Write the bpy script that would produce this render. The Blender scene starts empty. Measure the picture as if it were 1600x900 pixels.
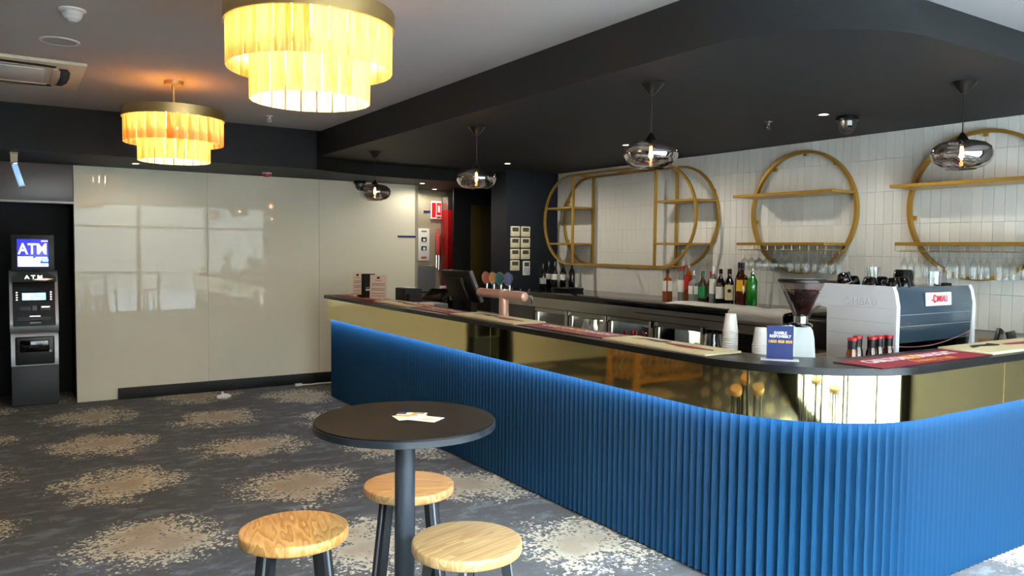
import bpy, bmesh, math, random
from mathutils import Vector, Matrix
random.seed(7)
PI = math.pi
S = bpy.context.scene
C = S.collection

# ------------------------------------------------------------------ camera
def cam_matrix(yaw, pitch, roll):
    f = Vector((math.sin(yaw)*math.cos(pitch), math.cos(yaw)*math.cos(pitch), -math.sin(pitch)))
    r = Vector((math.cos(yaw), -math.sin(yaw), 0))
    d = f.cross(r)
    r2 = r*math.cos(roll) + d*math.sin(roll)
    d2 = f.cross(r2)
    m = Matrix((( r2.x, -d2.x, -f.x, 0), (r2.y, -d2.y, -f.y, 0), (r2.z, -d2.z, -f.z, 1.6), (0, 0, 0, 1)))
    return m
cd = bpy.data.cameras.new('camera'); cam = bpy.data.objects.new('camera', cd); C.objects.link(cam)
cd.sensor_width = 36; cd.lens = 1212.4/1600*36; cd.clip_start = .05
cam.matrix_world = cam_matrix(0.57252, 0.05047, -0.010514)
S.camera = cam

# ------------------------------------------------------------------ world, daylight portals, exposure
W = bpy.data.worlds.new('world'); S.world = W; W.use_nodes = True
bg = W.node_tree.nodes['Background']; bg.inputs[0].default_value = (0.74, 0.88, 1.0, 1); bg.inputs[1].default_value = 62
S.view_settings.view_transform = 'Standard'; S.view_settings.look = 'None'
S.view_settings.gamma = 1; S.view_settings.use_curve_mapping = False
S.view_settings.exposure = 1.08
S.cycles.use_denoising = True
S.cycles.max_bounces = 10; S.cycles.diffuse_bounces = 4; S.cycles.glossy_bounces = 5
S.cycles.transmission_bounces = 8; S.cycles.transparent_max_bounces = 16
S.cycles.sample_clamp_indirect = 6; S.cycles.caustics_reflective = False; S.cycles.caustics_refractive = False
pl = bpy.data.lights.new('window_portal', 'AREA'); pl.shape = 'RECTANGLE'; pl.size = 5.5; pl.size_y = 2.38
pl.cycles.is_portal = True
po = bpy.data.objects.new('window_portal', pl); C.objects.link(po); po.location = (2.25, -0.66, 1.31); po.rotation_euler = (PI/2, 0, PI)

# ------------------------------------------------------------------ materials
def lin(c):
    return tuple(((v/255)/12.92 if v <= 10 else (((v/255)+.055)/1.055)**2.4) for v in c)
MATS = {}
def mat(name, rgb, rough=.5, metal=0., spec=.5, coat=0., trans=0., ior=1.45, emit=None, estr=0., bump=0., bscale=60., var=0., vscale=8., coatr=.03):
    m = bpy.data.materials.new(name); m.use_nodes = True; MATS[name] = m
    nt = m.node_tree; b = nt.nodes['Principled BSDF']
    col = lin(rgb)
    b.inputs['Base Color'].default_value = (*col, 1); b.inputs['Roughness'].default_value = rough
    b.inputs['Metallic'].default_value = metal; b.inputs['Specular IOR Level'].default_value = spec
    b.inputs['Coat Weight'].default_value = coat; b.inputs['Coat Roughness'].default_value = coatr
    b.inputs['Transmission Weight'].default_value = trans; b.inputs['IOR'].default_value = ior
    if emit: b.inputs['Emission Color'].default_value = (*lin(emit), 1); b.inputs['Emission Strength'].default_value = estr
    tc = nt.nodes.new('ShaderNodeTexCoord')
    if var or True:
        n = nt.nodes.new('ShaderNodeTexNoise'); n.inputs['Scale'].default_value = vscale; n.inputs['Detail'].default_value = 3
        nt.links.new(tc.outputs['Object'], n.inputs['Vector'])
        mr = nt.nodes.new('ShaderNodeMapRange'); mr.inputs[3].default_value = 1-max(var, .02); mr.inputs[4].default_value = 1+max(var, .02)
        nt.links.new(n.outputs['Fac'], mr.inputs[0])
        vm = nt.nodes.new('ShaderNodeVectorMath'); vm.operation = 'SCALE'; vm.inputs[0].default_value = col
        nt.links.new(mr.outputs[0], vm.inputs['Scale']); nt.links.new(vm.outputs[0], b.inputs['Base Color'])
    if bump:
        n2 = nt.nodes.new('ShaderNodeTexNoise'); n2.inputs['Scale'].default_value = bscale
        nt.links.new(tc.outputs['Object'], n2.inputs['Vector'])
        bp = nt.nodes.new('ShaderNodeBump'); bp.inputs['Strength'].default_value = bump; bp.inputs['Distance'].default_value = .02
        nt.links.new(n2.outputs['Fac'], bp.inputs['Height']); nt.links.new(bp.outputs[0], b.inputs['Normal'])
    return m
def M(n): return MATS[n]
def thin_glass(name, tint, refl, rough=.02, blend=.35, gl=(.95, .95, .95)):
    m = bpy.data.materials.new(name); m.use_nodes = True; MATS[name] = m
    nt = m.node_tree; nt.nodes.remove(nt.nodes['Principled BSDF']); out = nt.nodes['Material Output']
    t = nt.nodes.new('ShaderNodeBsdfTransparent'); t.inputs[0].default_value = (*tint, 1)
    g = nt.nodes.new('ShaderNodeBsdfGlossy'); g.inputs['Roughness'].default_value = rough; g.inputs['Color'].default_value = (*gl, 1)
    lw = nt.nodes.new('ShaderNodeLayerWeight'); lw.inputs[0].default_value = blend
    mr = nt.nodes.new('ShaderNodeMapRange'); mr.inputs[3].default_value = refl[0]; mr.inputs[4].default_value = refl[1]
    mx = nt.nodes.new('ShaderNodeMixShader')
    nt.links.new(lw.outputs['Facing'], mr.inputs[0]); nt.links.new(mr.outputs[0], mx.inputs[0])
    nt.links.new(t.outputs[0], mx.inputs[1]); nt.links.new(g.outputs[0], mx.inputs[2]); nt.links.new(mx.outputs[0], out.inputs[0])
    return m

mat('ceiling_paint', (180, 174, 170), .9, var=.02, vscale=2)
mat('dark_paint', (39, 40, 41), .62, spec=.3)
mat('header_paint', (12, 12, 13), .6, spec=.3)
mat('navy_paint', (26, 31, 38), .6, spec=.3)
mat('black_paint', (10, 11, 14), .6, spec=.25)
mat('alcove_grey', (104, 97, 92), .35)
mat('wall_beige', (176, 168, 146), .6)
mat('lining_dark', (66, 62, 52), .6)
mat('wall_grey', (150, 147, 138), .8)
mat('panel_glass', (228, 221, 199), .015, spec=.26)
mat('panel_edge', (150, 165, 155), .2)
mat('brass', (230, 211, 152), .045, 1., bump=.03, bscale=2.5)
mat('brass_satin', (206, 178, 118), .4, 1.)
mat('gold_paint', (178, 140, 58), .34, .6)
mat('blue_paint', (12, 53, 84), .5, spec=.22)
mat('bar_dark', (14, 22, 36), .6)
mat('stone_black', (17, 17, 19), .33, spec=.4, var=.15, vscale=90)
mat('stone_gloss', (18, 19, 21), .1, spec=.5)
mat('steel', (186, 184, 178), .33, 1., bump=.01, bscale=40)
mat('corridor_steel', (176, 166, 142), .35, .35)
mat('steel_dark', (92, 92, 90), .3, 1.)
mat('chrome', (215, 215, 215), .06, 1.)
mat('black_plastic', (16, 16, 18), .35)
mat('black_matte', (13, 14, 15), .6)
mat('black_gloss', (8, 8, 9), .08, coat=.4)
mat('white_plastic', (225, 224, 218), .4)
mat('white_paper', (236, 233, 226), .7)
mat('paper_pink', (226, 198, 178), .7)
mat('cream_plastic', (218, 208, 176), .45)
mat('grey_plastic', (96, 98, 100), .4)
mat('lcd', (74, 76, 64), .25)
mat('atm_silver', (134, 134, 136), .35, .6)
mat('atm_grey', (52, 57, 60), .5)
mat('atm_frame', (34, 35, 36), .45)
mat('red_mat', (150, 22, 44), .6)
mat('mat_edge', (58, 14, 24), .6)
mat('beige_mat', (214, 200, 160), .7)
mat('mat_white', (232, 214, 214), .6)
mat('mat_gold', (216, 150, 50), .6)
mat('mat_red_ink', (158, 26, 36), .6)
mat('ink_black', (16, 15, 16), .6)
mat('ink_grey', (120, 116, 112), .7)
mat('copper', (230, 184, 164), .28, .3)
mat('table_top', (14, 12, 12), .46, spec=.15)
mat('table_edge', (30, 34, 39), .35, spec=.5)
mat('table_metal', (50, 55, 62), .38, .3)
mat('leg_black', (24, 26, 29), .38)
mat('leg_edge', (150, 154, 158), .35, .6)
mat('red_door', (140, 8, 12), .35)
mat('red_plastic', (196, 20, 24), .35)
mat('red_soft', (206, 70, 74), .5)
mat('blue_tape', (18, 24, 92), .4)
mat('sign_blue', (13, 36, 104), .4)
mat('sign_yellow', (232, 178, 70), .6)
mat('coffee_white', (236, 236, 238), .32)
mat('coffee_back', (58, 74, 88), .12, coat=.5)
mat('coffee_emboss', (206, 206, 208), .3)
mat('coffee_line', (150, 160, 170), .3)
mat('coffee_red', (190, 120, 120), .4)
mat('logo_red', (214, 28, 58), .5)
mat('grinder_white', (206, 216, 220), .22)
mat('coffee_bean', (46, 25, 21), .35, var=.5, vscale=200)
mat('cup_black', (13, 13, 14), .12, coat=.3)
mat('cup_white', (248, 246, 242), .55)
mat('cloth', (188, 185, 178), .9, bump=.3, bscale=25)
mat('cardboard', (158, 124, 84), .8)
mat('amber_liquid', (128, 58, 16), .06, spec=.6, coat=.5)
mat('dark_amber', (66, 24, 14), .06, spec=.6, coat=.5)
mat('bottle_black', (12, 14, 13), .06, spec=.6, coat=.5)
mat('bottle_clear', (172, 178, 178), .05, spec=.6, trans=.55, coat=.5)
mat('bottle_green', (8, 122, 20), .06, spec=.6, coat=.5)
mat('bottle_olive', (64, 52, 26), .06, spec=.6, coat=.5)
mat('label_white', (226, 224, 216), .6)
mat('label_cream', (206, 190, 150), .6)
mat('label_yellow', (226, 168, 28), .6)
mat('label_green', (20, 128, 66), .6)
mat('label_red', (190, 34, 30), .6)
mat('cap_navy', (26, 24, 62), .35)
mat('cap_red', (168, 24, 34), .35)
mat('cap_green', (18, 92, 52), .35)
mat('cap_white', (224, 224, 224), .4)
mat('cap_gold', (190, 140, 50), .3, .7)
mat('badge_red', (176, 96, 76), .4)
mat('badge_tan', (198, 146, 92), .4)
mat('badge_teal', (40, 104, 104), .4)
mat('badge_blue', (90, 96, 140), .4)
mat('wood_panel', (122, 84, 44), .5, var=.2)
mat('street', (112, 112, 112), .9)
mat('facade', (112, 106, 98), .9)
mat('car_paint', (110, 124, 140), .2, coat=.6)
mat('downlight_glow', (255, 244, 224), .5, emit=(255, 238, 210), estr=14)
mat('filament', (255, 190, 110), .5, emit=(255, 176, 84), estr=30)
mat('bulb_warm', (255, 220, 160), .5, emit=(255, 196, 110), estr=16)
mat('led_blue', (120, 180, 255), .5, emit=(214, 232, 255), estr=30)
mat('screen_blue', (40, 40, 160), .3, emit=(42, 44, 176), estr=1.1)
mat('screen_white', (240, 240, 255), .3, emit=(236, 240, 255), estr=1.3)
mat('screen_cyan', (150, 200, 230), .3, emit=(130, 196, 236), estr=1.0)
mat('acrylic_lit', (150, 180, 210), .15, emit=(120, 160, 205), estr=.55)
mat('key_glow', (250, 250, 250), .4, emit=(250, 250, 250), estr=.9)
mat('ceramic_grey', (150, 152, 150), .5)
mat('plaster_white', (205, 204, 200), .6)
mat('ac_plastic', (206, 190, 160), .5)
thin_glass('clear_glass', (.93, .95, .95), (.07, .8), .02, .3)
thin_glass('window_glass', (.93, .96, .97), (.03, .3), .01, .3)
thin_glass('smoke_glass', (.40, .35, .32), (.30, .9), .02, .45, (.9, .88, .88))
thin_glass('hopper_glass', (.80, .76, .76), (.06, .5), .03, .3)
thin_glass('fridge_glass', (.80, .84, .82), (.06, .4), .02, .25)

# carpet --------------------------------------------------
def carpet_material():
    m = bpy.data.materials.new('carpet'); m.use_nodes = True; MATS['carpet'] = m
    nt = m.node_tree; N = nt.nodes; L = nt.links; b = N['Principled BSDF']
    b.inputs['Roughness'].default_value = .95; b.inputs['Specular IOR Level'].default_value = .15
    b.inputs['Sheen Weight'].default_value = .25; b.inputs['Sheen Roughness'].default_value = .5
    tc = N.new('ShaderNodeTexCoord')
    def noise(scale, detail=3, vec=None, rough=.55):
        n = N.new('ShaderNodeTexNoise'); n.inputs['Scale'].default_value = scale; n.inputs['Detail'].default_value = detail
        n.inputs['Roughness'].default_value = rough
        L.new(vec or tc.outputs['Object'], n.inputs['Vector']); return n
    def math_(op, a, bb=None, c=None):
        n = N.new('ShaderNodeMath'); n.operation = op
        for i, v in enumerate((a, bb, c)):
            if v is None: continue
            if isinstance(v, (int, float)): n.inputs[i].default_value = v
            else: L.new(v, n.inputs[i])
        return n.outputs[0]
    dist = noise(2.2, 3)
    off = N.new('ShaderNodeVectorMath'); off.operation = 'MULTIPLY_ADD'
    L.new(dist.outputs['Color'], off.inputs[0]); off.inputs[1].default_value = (.5, .5, 0)
    sub = N.new('ShaderNodeVectorMath'); sub.operation = 'SUBTRACT'; L.new(tc.outputs['Object'], sub.inputs[0]); sub.inputs[1].default_value = (.25, .25, 0)
    L.new(sub.outputs[0], off.inputs[2])
    sp = N.new('ShaderNodeSeparateXYZ'); L.new(off.outputs[0], sp.inputs[0])
    def lattice(x0, y0):
        dx = math_('SUBTRACT', math_('FLOORED_MODULO', math_('ADD', sp.outputs[0], 41-x0), 2.0), 1.0)
        dy = math_('SUBTRACT', math_('FLOORED_MODULO', math_('ADD', sp.outputs[1], 24.4+.61-y0), 1.22), .61)
        return math_('SQRT', math_('ADD', math_('MULTIPLY', dx, dx), math_('MULTIPLY', dy, dy)))
    d = math_('MINIMUM', lattice(.6, 8.15), lattice(1.6, 7.5))
    cl = noise(4.5, 5, None, .6)
    d2 = math_('ADD', d, math_('MULTIPLY', math_('SUBTRACT', cl.outputs['Fac'], .5), .55))
    mr = N.new('ShaderNodeMapRange'); mr.interpolation_type = 'SMOOTHSTEP'
    mr.inputs[1].default_value = .58; mr.inputs[2].default_value = -.06; mr.inputs[3].default_value = 0; mr.inputs[4].default_value = 1
    L.new(d2, mr.inputs[0])
    fine = noise(58, 2)
    vor = N.new('ShaderNodeTexVoronoi'); vor.inputs['Scale'].default_value = 62; L.new(tc.outputs['Object'], vor.inputs['Vector'])
    vs_ = N.new('ShaderNodeSeparateColor'); L.new(vor.outputs['Color'], vs_.inputs[0])
    rnd = math_('ADD', math_('MULTIPLY', vs_.outputs[0], .55), math_('MULTIPLY', fine.outputs['Fac'], .7))
    th = N.new('ShaderNodeMapRange'); th.inputs[1].default_value = -.04; th.inputs[2].default_value = .05
    L.new(math_('SUBTRACT', rnd, math_('SUBTRACT', 1.0, math_('MULTIPLY', mr.outputs[0], .80))), th.inputs[0])
    gate = N.new('ShaderNodeMapRange'); gate.inputs[1].default_value = .02; gate.inputs[2].default_value = .2; L.new(mr.outputs[0], gate.inputs[0])
    spk = math_('MULTIPLY', th.outputs[0], gate.outputs[0])
    # dark mottled ground
    st = N.new('ShaderNodeMapping'); st.inputs['Rotation'].default_value = (0, 0, .55); st.inputs['Scale'].default_value = (3.2, 7.0, 1); L.new(tc.outputs['Object'], st.inputs[0])
    g1 = noise(1.5, 9, st.outputs[0], .72)
    cr = N.new('ShaderNodeValToRGB'); e = cr.color_ramp.elements
    e[0].position = .45; e[0].color = (*lin((13, 8, 7)), 1); e[1].position = .60; e[1].color = (*lin((80, 82, 92)), 1)
    x = cr.color_ramp.elements.new(.52); x.color = (*lin((33, 29, 29)), 1)
    L.new(g1.outputs['Fac'], cr.inputs[0])
    cr2 = N.new('ShaderNodeValToRGB'); e = cr2.color_ramp.elements
    e[0].position = .25; e[0].color = (*lin((206, 195, 166)), 1); e[1].position = .9; e[1].color = (*lin((146, 129, 103)), 1)
    L.new(mr.outputs[0], cr2.inputs[0])
    mx = N.new('ShaderNodeMix'); mx.data_type = 'RGBA'
    L.new(spk, mx.inputs['Factor']); L.new(cr.outputs[0], mx.inputs['A']); L.new(cr2.outputs[0], mx.inputs['B'])
    pile = noise(420, 2)
    mul = N.new('ShaderNodeVectorMath'); mul.operation = 'SCALE'; L.new(mx.outputs['Result'], mul.inputs[0])
    pm = N.new('ShaderNodeMapRange'); pm.inputs[3].default_value = .55; pm.inputs[4].default_value = 1.4; L.new(pile.outputs['Fac'], pm.inputs[0]); L.new(pm.outputs[0], mul.inputs['Scale'])
    L.new(mul.outputs[0], b.inputs['Base Color'])
    bp = N.new('ShaderNodeBump'); bp.inputs['Strength'].default_value = .5; bp.inputs['Distance'].default_value = .01
    L.new(pile.outputs['Fac'], bp.inputs['Height']); L.new(bp.outputs[0], b.inputs['Normal'])
carpet_material()

def wood_material(name, c0, c1, seed, axis=0, scale=1., rough=.4):
    m = bpy.data.materials.new(name); m.use_nodes = True; MATS[name] = m
    nt = m.node_tree; N = nt.nodes; L = nt.links; b = N['Principled BSDF']; b.inputs['Roughness'].default_value = rough
    tc = N.new('ShaderNodeTexCoord'); mp = N.new('ShaderNodeMapping'); L.new(tc.outputs['Object'], mp.inputs[0])
    mp.inputs['Location'].default_value = (seed*1.7, seed*.9, seed*.31); mp.inputs['Scale'].default_value = (1.6*scale, 20*scale, 6*scale) if axis == 0 else (20*scale, 3.2*scale, 6*scale)
    n = N.new('ShaderNodeTexNoise'); n.inputs['Scale'].default_value = 1.0; n.inputs['Detail'].default_value = 2; n.inputs['Distortion'].default_value = .15; L.new(mp.outputs[0], n.inputs[0])
    mm = N.new('ShaderNodeMath'); mm.operation = 'MULTIPLY'; mm.inputs[1].default_value = 9; L.new(n.outputs['Fac'], mm.inputs[0])
    fr = N.new('ShaderNodeMath'); fr.operation = 'FRACT'; L.new(mm.outputs[0], fr.inputs[0])
    n2 = N.new('ShaderNodeTexNoise'); n2.inputs['Scale'].default_value = 9; n2.inputs['Detail'].default_value = 5; L.new(mp.outputs[0], n2.inputs[0])
    av = N.new('ShaderNodeMath'); av.operation = 'MULTIPLY_ADD'; av.inputs[1].default_value = .55; L.new(fr.outputs[0], av.inputs[0])
    hf = N.new('ShaderNodeMath'); hf.operation = 'MULTIPLY'; hf.inputs[1].default_value = .6; L.new(n2.outputs['Fac'], hf.inputs[0]); L.new(hf.outputs[0], av.inputs[2])
    cr = N.new('ShaderNodeValToRGB'); e = cr.color_ramp.elements
    e[0].position = .15; e[0].color = (*lin(c0), 1); e[1].position = .85; e[1].color = (*lin(c1), 1); L.new(av.outputs[0], cr.inputs[0])
    L.new(cr.outputs[0], b.inputs['Base Color'])
wood_material('ash_wood', (204, 168, 118), (156, 110, 60), 1.0, 0, 1.)
wood_material('ash_wood_pale', (200, 168, 120), (160, 118, 70), 4.0, 0, .8)
wood_material('ash_wood_honey', (200, 156, 94), (152, 98, 44), 7.0, 1, .9)

def tile_material():
    m = mat('wall_tile', (224, 222, 213), .32, bump=.12, bscale=9)
    nt = m.node_tree; b = nt.nodes['Principled BSDF']
    oi = nt.nodes.new('ShaderNodeObjectInfo')
    mr = nt.nodes.new('ShaderNodeMapRange'); mr.inputs[3].default_value = .93; mr.inputs[4].default_value = 1.04
    vm = nt.nodes.new('ShaderNodeVectorMath'); vm.operation = 'SCALE'; vm.inputs[0].default_value = lin((224, 222, 213))
    nt.links.new(oi.outputs['Random'], mr.inputs[0]); nt.links.new(mr.outputs[0], vm.inputs['Scale']); nt.links.new(vm.outputs[0], b.inputs['Base Color'])
tile_material()
mat('grout', (176, 174, 166), .9)

def shade_material():
    m = bpy.data.materials.new('shade_veneer'); m.use_nodes = True; MATS['shade_veneer'] = m
    nt = m.node_tree; N = nt.nodes; L = nt.links; N.remove(N['Principled BSDF']); out = N['Material Output']
    tc = N.new('ShaderNodeTexCoord'); mp = N.new('ShaderNodeMapping'); mp.inputs['Scale'].default_value = (30, 30, 3); L.new(tc.outputs['Object'], mp.inputs[0])
    oi = N.new('ShaderNodeObjectInfo'); L.new(oi.outputs['Location'], mp.inputs['Location'])
    n = N.new('ShaderNodeTexNoise'); n.inputs['Scale'].default_value = 1.3; n.inputs['Detail'].default_value = 4; n.inputs['Distortion'].default_value = .8; L.new(mp.outputs[0], n.inputs[0])
    ad = N.new('ShaderNodeMath'); ad.operation = 'MULTIPLY_ADD'; ad.inputs[1].default_value = .22; L.new(oi.outputs['Random'], ad.inputs[0]); L.new(n.outputs['Fac'], ad.inputs[2])
    cr = N.new('ShaderNodeValToRGB'); e = cr.color_ramp.elements
    e[0].position = .40; e[0].color = (*lin((236, 178, 100)), 1); e[1].position = .66; e[1].color = (*lin((255, 240, 190)), 1); L.new(ad.outputs[0], cr.inputs[0])
    t = N.new('ShaderNodeBsdfTranslucent'); d = N.new('ShaderNodeBsdfDiffuse'); mx = N.new('ShaderNodeMixShader'); mx.inputs[0].default_value = .38
    L.new(cr.outputs[0], t.inputs[0]); L.new(cr.outputs[0], d.inputs[0]); L.new(t.outputs[0], mx.inputs[1]); L.new(d.outputs[0], mx.inputs[2]); L.new(mx.outputs[0], out.inputs[0])
shade_material()

# ------------------------------------------------------------------ mesh helpers
class MB:
    def __init__(s): s.v = []; s.f = []
    def add(s, vs, fs):
        o = len(s.v); s.v += [tuple(p) for p in vs]; s.f += [tuple(i+o for i in f) for f in fs]; return s
    def box(s, x0, x1, y0, y1, z0, z1, bev=0, seg=2):
        if bev:
            bm = bmesh.new(); bmesh.ops.create_cube(bm, size=1)
            for p in bm.verts: p.co = Vector(((x0+x1)/2+p.co.x*(x1-x0), (y0+y1)/2+p.co.y*(y1-y0), (z0+z1)/2+p.co.z*(z1-z0)))
            bmesh.ops.bevel(bm, geom=bm.edges[:], offset=bev, segments=seg, profile=.5, affect='EDGES')
            bm.verts.index_update()
            s.add([p.co[:] for p in bm.verts], [[q.index for q in f.verts] for f in bm.faces]); bm.free(); return s
        vs = [(x0, y0, z0), (x1, y0, z0), (x1, y1, z0), (x0, y1, z0), (x0, y0, z1), (x1, y0, z1), (x1, y1, z1), (x0, y1, z1)]
        return s.add(vs, [(0, 3, 2, 1), (4, 5, 6, 7), (0, 1, 5, 4), (1, 2, 6, 5), (2, 3, 7, 6), (3, 0, 4, 7)])
    def lathe(s, prof, c=(0, 0, 0), n=24, closed=False):
        vs = []; fs = []; k = len(prof)
        for i in range(n):
            a = 2*PI*i/n
            for r, z in prof: vs.append((c[0]+r*math.cos(a), c[1]+r*math.sin(a), c[2]+z))
        for i in range(n):
            j = (i+1) % n
            for q in range(k if closed else k-1):
                q2 = (q+1) % k
                if prof[q][0] < 1e-6 and prof[q2][0] < 1e-6: continue
                fs.append((i*k+q, j*k+q, j*k+q2, i*k+q2))
        return s.add(vs, fs)
    def tube(s, pts, r, n=10, closed=False, caps=True, r1=None):
        pts = [Vector(p) for p in pts]; m = len(pts); vs = []; fs = []; up = Vector((0, 0, 1)); prev = None
        for i, p in enumerate(pts):
            if closed: t = pts[(i+1) % m]-pts[i-1]
            else: t = pts[min(i+1, m-1)]-pts[max(i-1, 0)]
            t.normalize()
            if prev is None:
                a = up if abs(t.z) < .9 else Vector((1, 0, 0)); u = t.cross(a).normalized()
            else: u = (prev-t*prev.dot(t)).normalized()
            prev = u; w = t.cross(u)
            rr = r if r1 is None else r+(r1-r)*i/(m-1)
            for q in range(n):
                an = 2*PI*q/n; vs.append(p+u*rr*math.cos(an)+w*rr*math.sin(an))
        for i in range(m if closed else m-1):
            j = (i+1) % m
            for q in range(n): q2 = (q+1) % n; fs.append((i*n+q, i*n+q2, j*n+q2, j*n+q))
        if caps and not closed: fs.append(tuple(range(n))[::-1]); fs.append(tuple((m-1)*n+q for q in range(n)))
        return s.add(vs, fs)
    def cyl(s, c, r, z0, z1, n=24, r1=None):
        r1 = r if r1 is None else r1
        return s.lathe([(0, z0), (r, z0), (r1, z1), (0, z1)], c, n)
    def prism(s, poly, z0, z1):
        n = len(poly); vs = [(x, y, z0) for x, y in poly]+[(x, y, z1) for x, y in poly]
        fs = [tuple(range(n))[::-1], tuple(range(n, 2*n))]+[(i, (i+1) % n, n+(i+1) % n, n+i) for i in range(n)]
        return s.add(vs, fs)
    def prism_x(s, poly, x0, x1):           # polygon in (y, z), extruded along x
        n = len(poly); vs = [(x0, y, z) for y, z in poly]+[(x1, y, z) for y, z in poly]
        fs = [tuple(range(n)), tuple(range(n, 2*n))[::-1]]+[(i, n+i, n+(i+1) % n, (i+1) % n) for i in range(n)]
        return s.add(vs, fs)
    def prism_y(s, poly, y0, y1):           # polygon in (x, z), extruded along y
        n = len(poly); vs = [(x, y0, z) for x, z in poly]+[(x, y1, z) for x, z in poly]
        fs = [tuple(range(n)), tuple(range(n, 2*n))[::-1]]+[(i, n+i, n+(i+1) % n, (i+1) % n) for i in range(n)]
        return s.add(vs, fs)
    def strip(s, outer, inner, z0, z1):     # wall of constant section between two open paths
        n = len(outer); vs = []
        for o, i in zip(outer, inner): vs += [(o[0], o[1], z0), (o[0], o[1], z1), (i[0], i[1], z1), (i[0], i[1], z0)]
        fs = []
        for k in range(n-1):
            for q in range(4): fs.append((k*4+q, (k+1)*4+q, (k+1)*4+(q+1) % 4, k*4+(q+1) % 4))
        fs += [(0, 1, 2, 3), tuple((n-1)*4+q for q in (3, 2, 1, 0))]
        return s.add(vs, fs)
    def ring_x(s, po, pi, x0, x1):          # closed ring in (y, z), outer and inner outline
        n = len(po); vs = []
        for o, i in zip(po, pi): vs += [(x0, *o), (x1, *o), (x1, *i), (x0, *i)]
        fs = []
        for k in range(n):
            j = (k+1) % n
            for q in range(4): fs.append((k*4+q, j*4+q, j*4+(q+1) % 4, k*4+(q+1) % 4))
        return s.add(vs, fs)
    def mesh(s, name, material, sharp=40):
        me = bpy.data.meshes.new(name); me.from_pydata(s.v, [], s.f); me.materials.append(material)
        bm = bmesh.new(); bm.from_mesh(me); bmesh.ops.remove_doubles(bm, verts=bm.verts, dist=1e-6)
        bmesh.ops.recalc_face_normals(bm, faces=bm.faces); bm.to_mesh(me); bm.free()
        me.shade_smooth(); me.set_sharp_from_angle(angle=math.radians(sharp)); return me
    def build(s, name, m, parent=None, sharp=40):
        return link(name, s.mesh(name, M(m), sharp), parent)
def link(name, data, parent=None, loc=None, rz=None):
    o = bpy.data.objects.new(name, data); C.objects.link(o)
    if parent: o.parent = parent
    if loc: o.location = loc
    if rz is not None: o.rotation_euler = (0, 0, rz)
    return o
def tag(o, label, cat, group=None):
    o['label'] = label; o['category'] = cat
    if group: o['group'] = group
    return o
def thing(name, label, cat, loc=(0, 0, 0), rz=0, group=None):
    o = link(name, None, None, loc, rz); o.empty_display_size = .1; return tag(o, label, cat, group)
def struct(o): o['kind'] = 'structure'; return o
def dup(o, loc=None, rz=None, label=None, parent=None):
    c = o.copy(); C.objects.link(c)
    if parent: c.parent = parent
    if loc is not None: c.location = loc
    if rz is not None: c.rotation_euler = (0, 0, rz)
    if label: c['label'] = label
    for ch in list(o.children): dup(ch, parent=c)
    return c
def text(name, body, size, loc, rot, m, parent, depth=.001, weight=0., width=None, shear=0):
    cu = bpy.data.curves.new(name, 'FONT'); cu.body = body; cu.size = size; cu.extrude = depth; cu.offset = weight
    cu.align_x = 'CENTER'; cu.align_y = 'CENTER'; cu.shear = shear; cu.resolution_u = 3
    t = bpy.data.objects.new(name, cu); C.objects.link(t)
    bpy.context.view_layer.update()
    me = bpy.data.meshes.new_from_object(t.evaluated_get(bpy.context.evaluated_depsgraph_get())); w = t.dimensions.x
    bpy.data.objects.remove(t); me.name = name; me.materials.clear(); me.materials.append(M(m))
    o = link(name, me, parent, loc); o.rotation_euler = rot
    if width and w > 0: o.scale = (width/w, 1, 1)
    return o
FACE_FRONT = (PI/2, 0, 0)          # faces -Y
FACE_LEFT = (PI/2, 0, -PI/2)       # faces -X
def arc(cx, cy, r, a0, a1, n): return [(cx+r*math.cos(a0+(a1-a0)*i/n), cy+r*math.sin(a0+(a1-a0)*i/n)) for i in range(n+1)]

# ================================================================== THE SETTING
ZC, ZS, ZH = 2.775, 2.525, 2.385          # ceiling, bar bulkhead soffit, far header soffit
struct(MB().box(-4.6, 5.9, -.75, 11, -.06, 0).build('floor', 'carpet'))
struct(MB().box(-4.6, 5.9, -.75, 11, ZC, ZC+.1).build('ceiling', 'ceiling_paint'))
hdr = [(-4.6, 7.75), (2.62, 7.75), (2.75, 7.82), (2.9, 7.91), (3.1, 7.98), (3.35, 8.05), (3.7, 8.09), (5.9, 8.1), (5.9, 11), (-4.6, 11)]
o = struct(MB().prism(hdr, ZH, ZC).build('trim_1', 'header_paint', sharp=25)); o['label'] = 'dark ceiling bulkhead across the far wall'
blk = [(2.66, 8.0), (2.66, 2.60)]+arc(3.33, 2.60, .67, PI, 1.5*PI, 20)[1:]+[(5.9, 1.93), (5.9, 8.2), (2.9, 8.2)]
tb_ = [(2.66, 8.0), (2.66, 2.72)]+arc(3.33, 2.72, .67, PI, 1.5*PI, 20)[1:]+[(5.9, 2.05), (5.9, 8.2), (2.9, 8.2)]
blk = [(2.66, 8.0), (2.66, 2.54)]+arc(3.33, 2.54, .67, PI, 1.5*PI, 20)[1:]+[(5.9, 1.87), (5.9, 8.2), (2.9, 8.2)]
bk_ = MB().prism(blk, ZS, ZC); bk_.v = [p if p[2] < ZC-.01 else (*tb_[i-len(blk)], ZC) for i, p in enumerate(bk_.v)]
o = struct(bk_.build('trim_2', 'dark_paint', sharp=25)); o['label'] = 'dark bulkhead with rounded corner above the bar'

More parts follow.
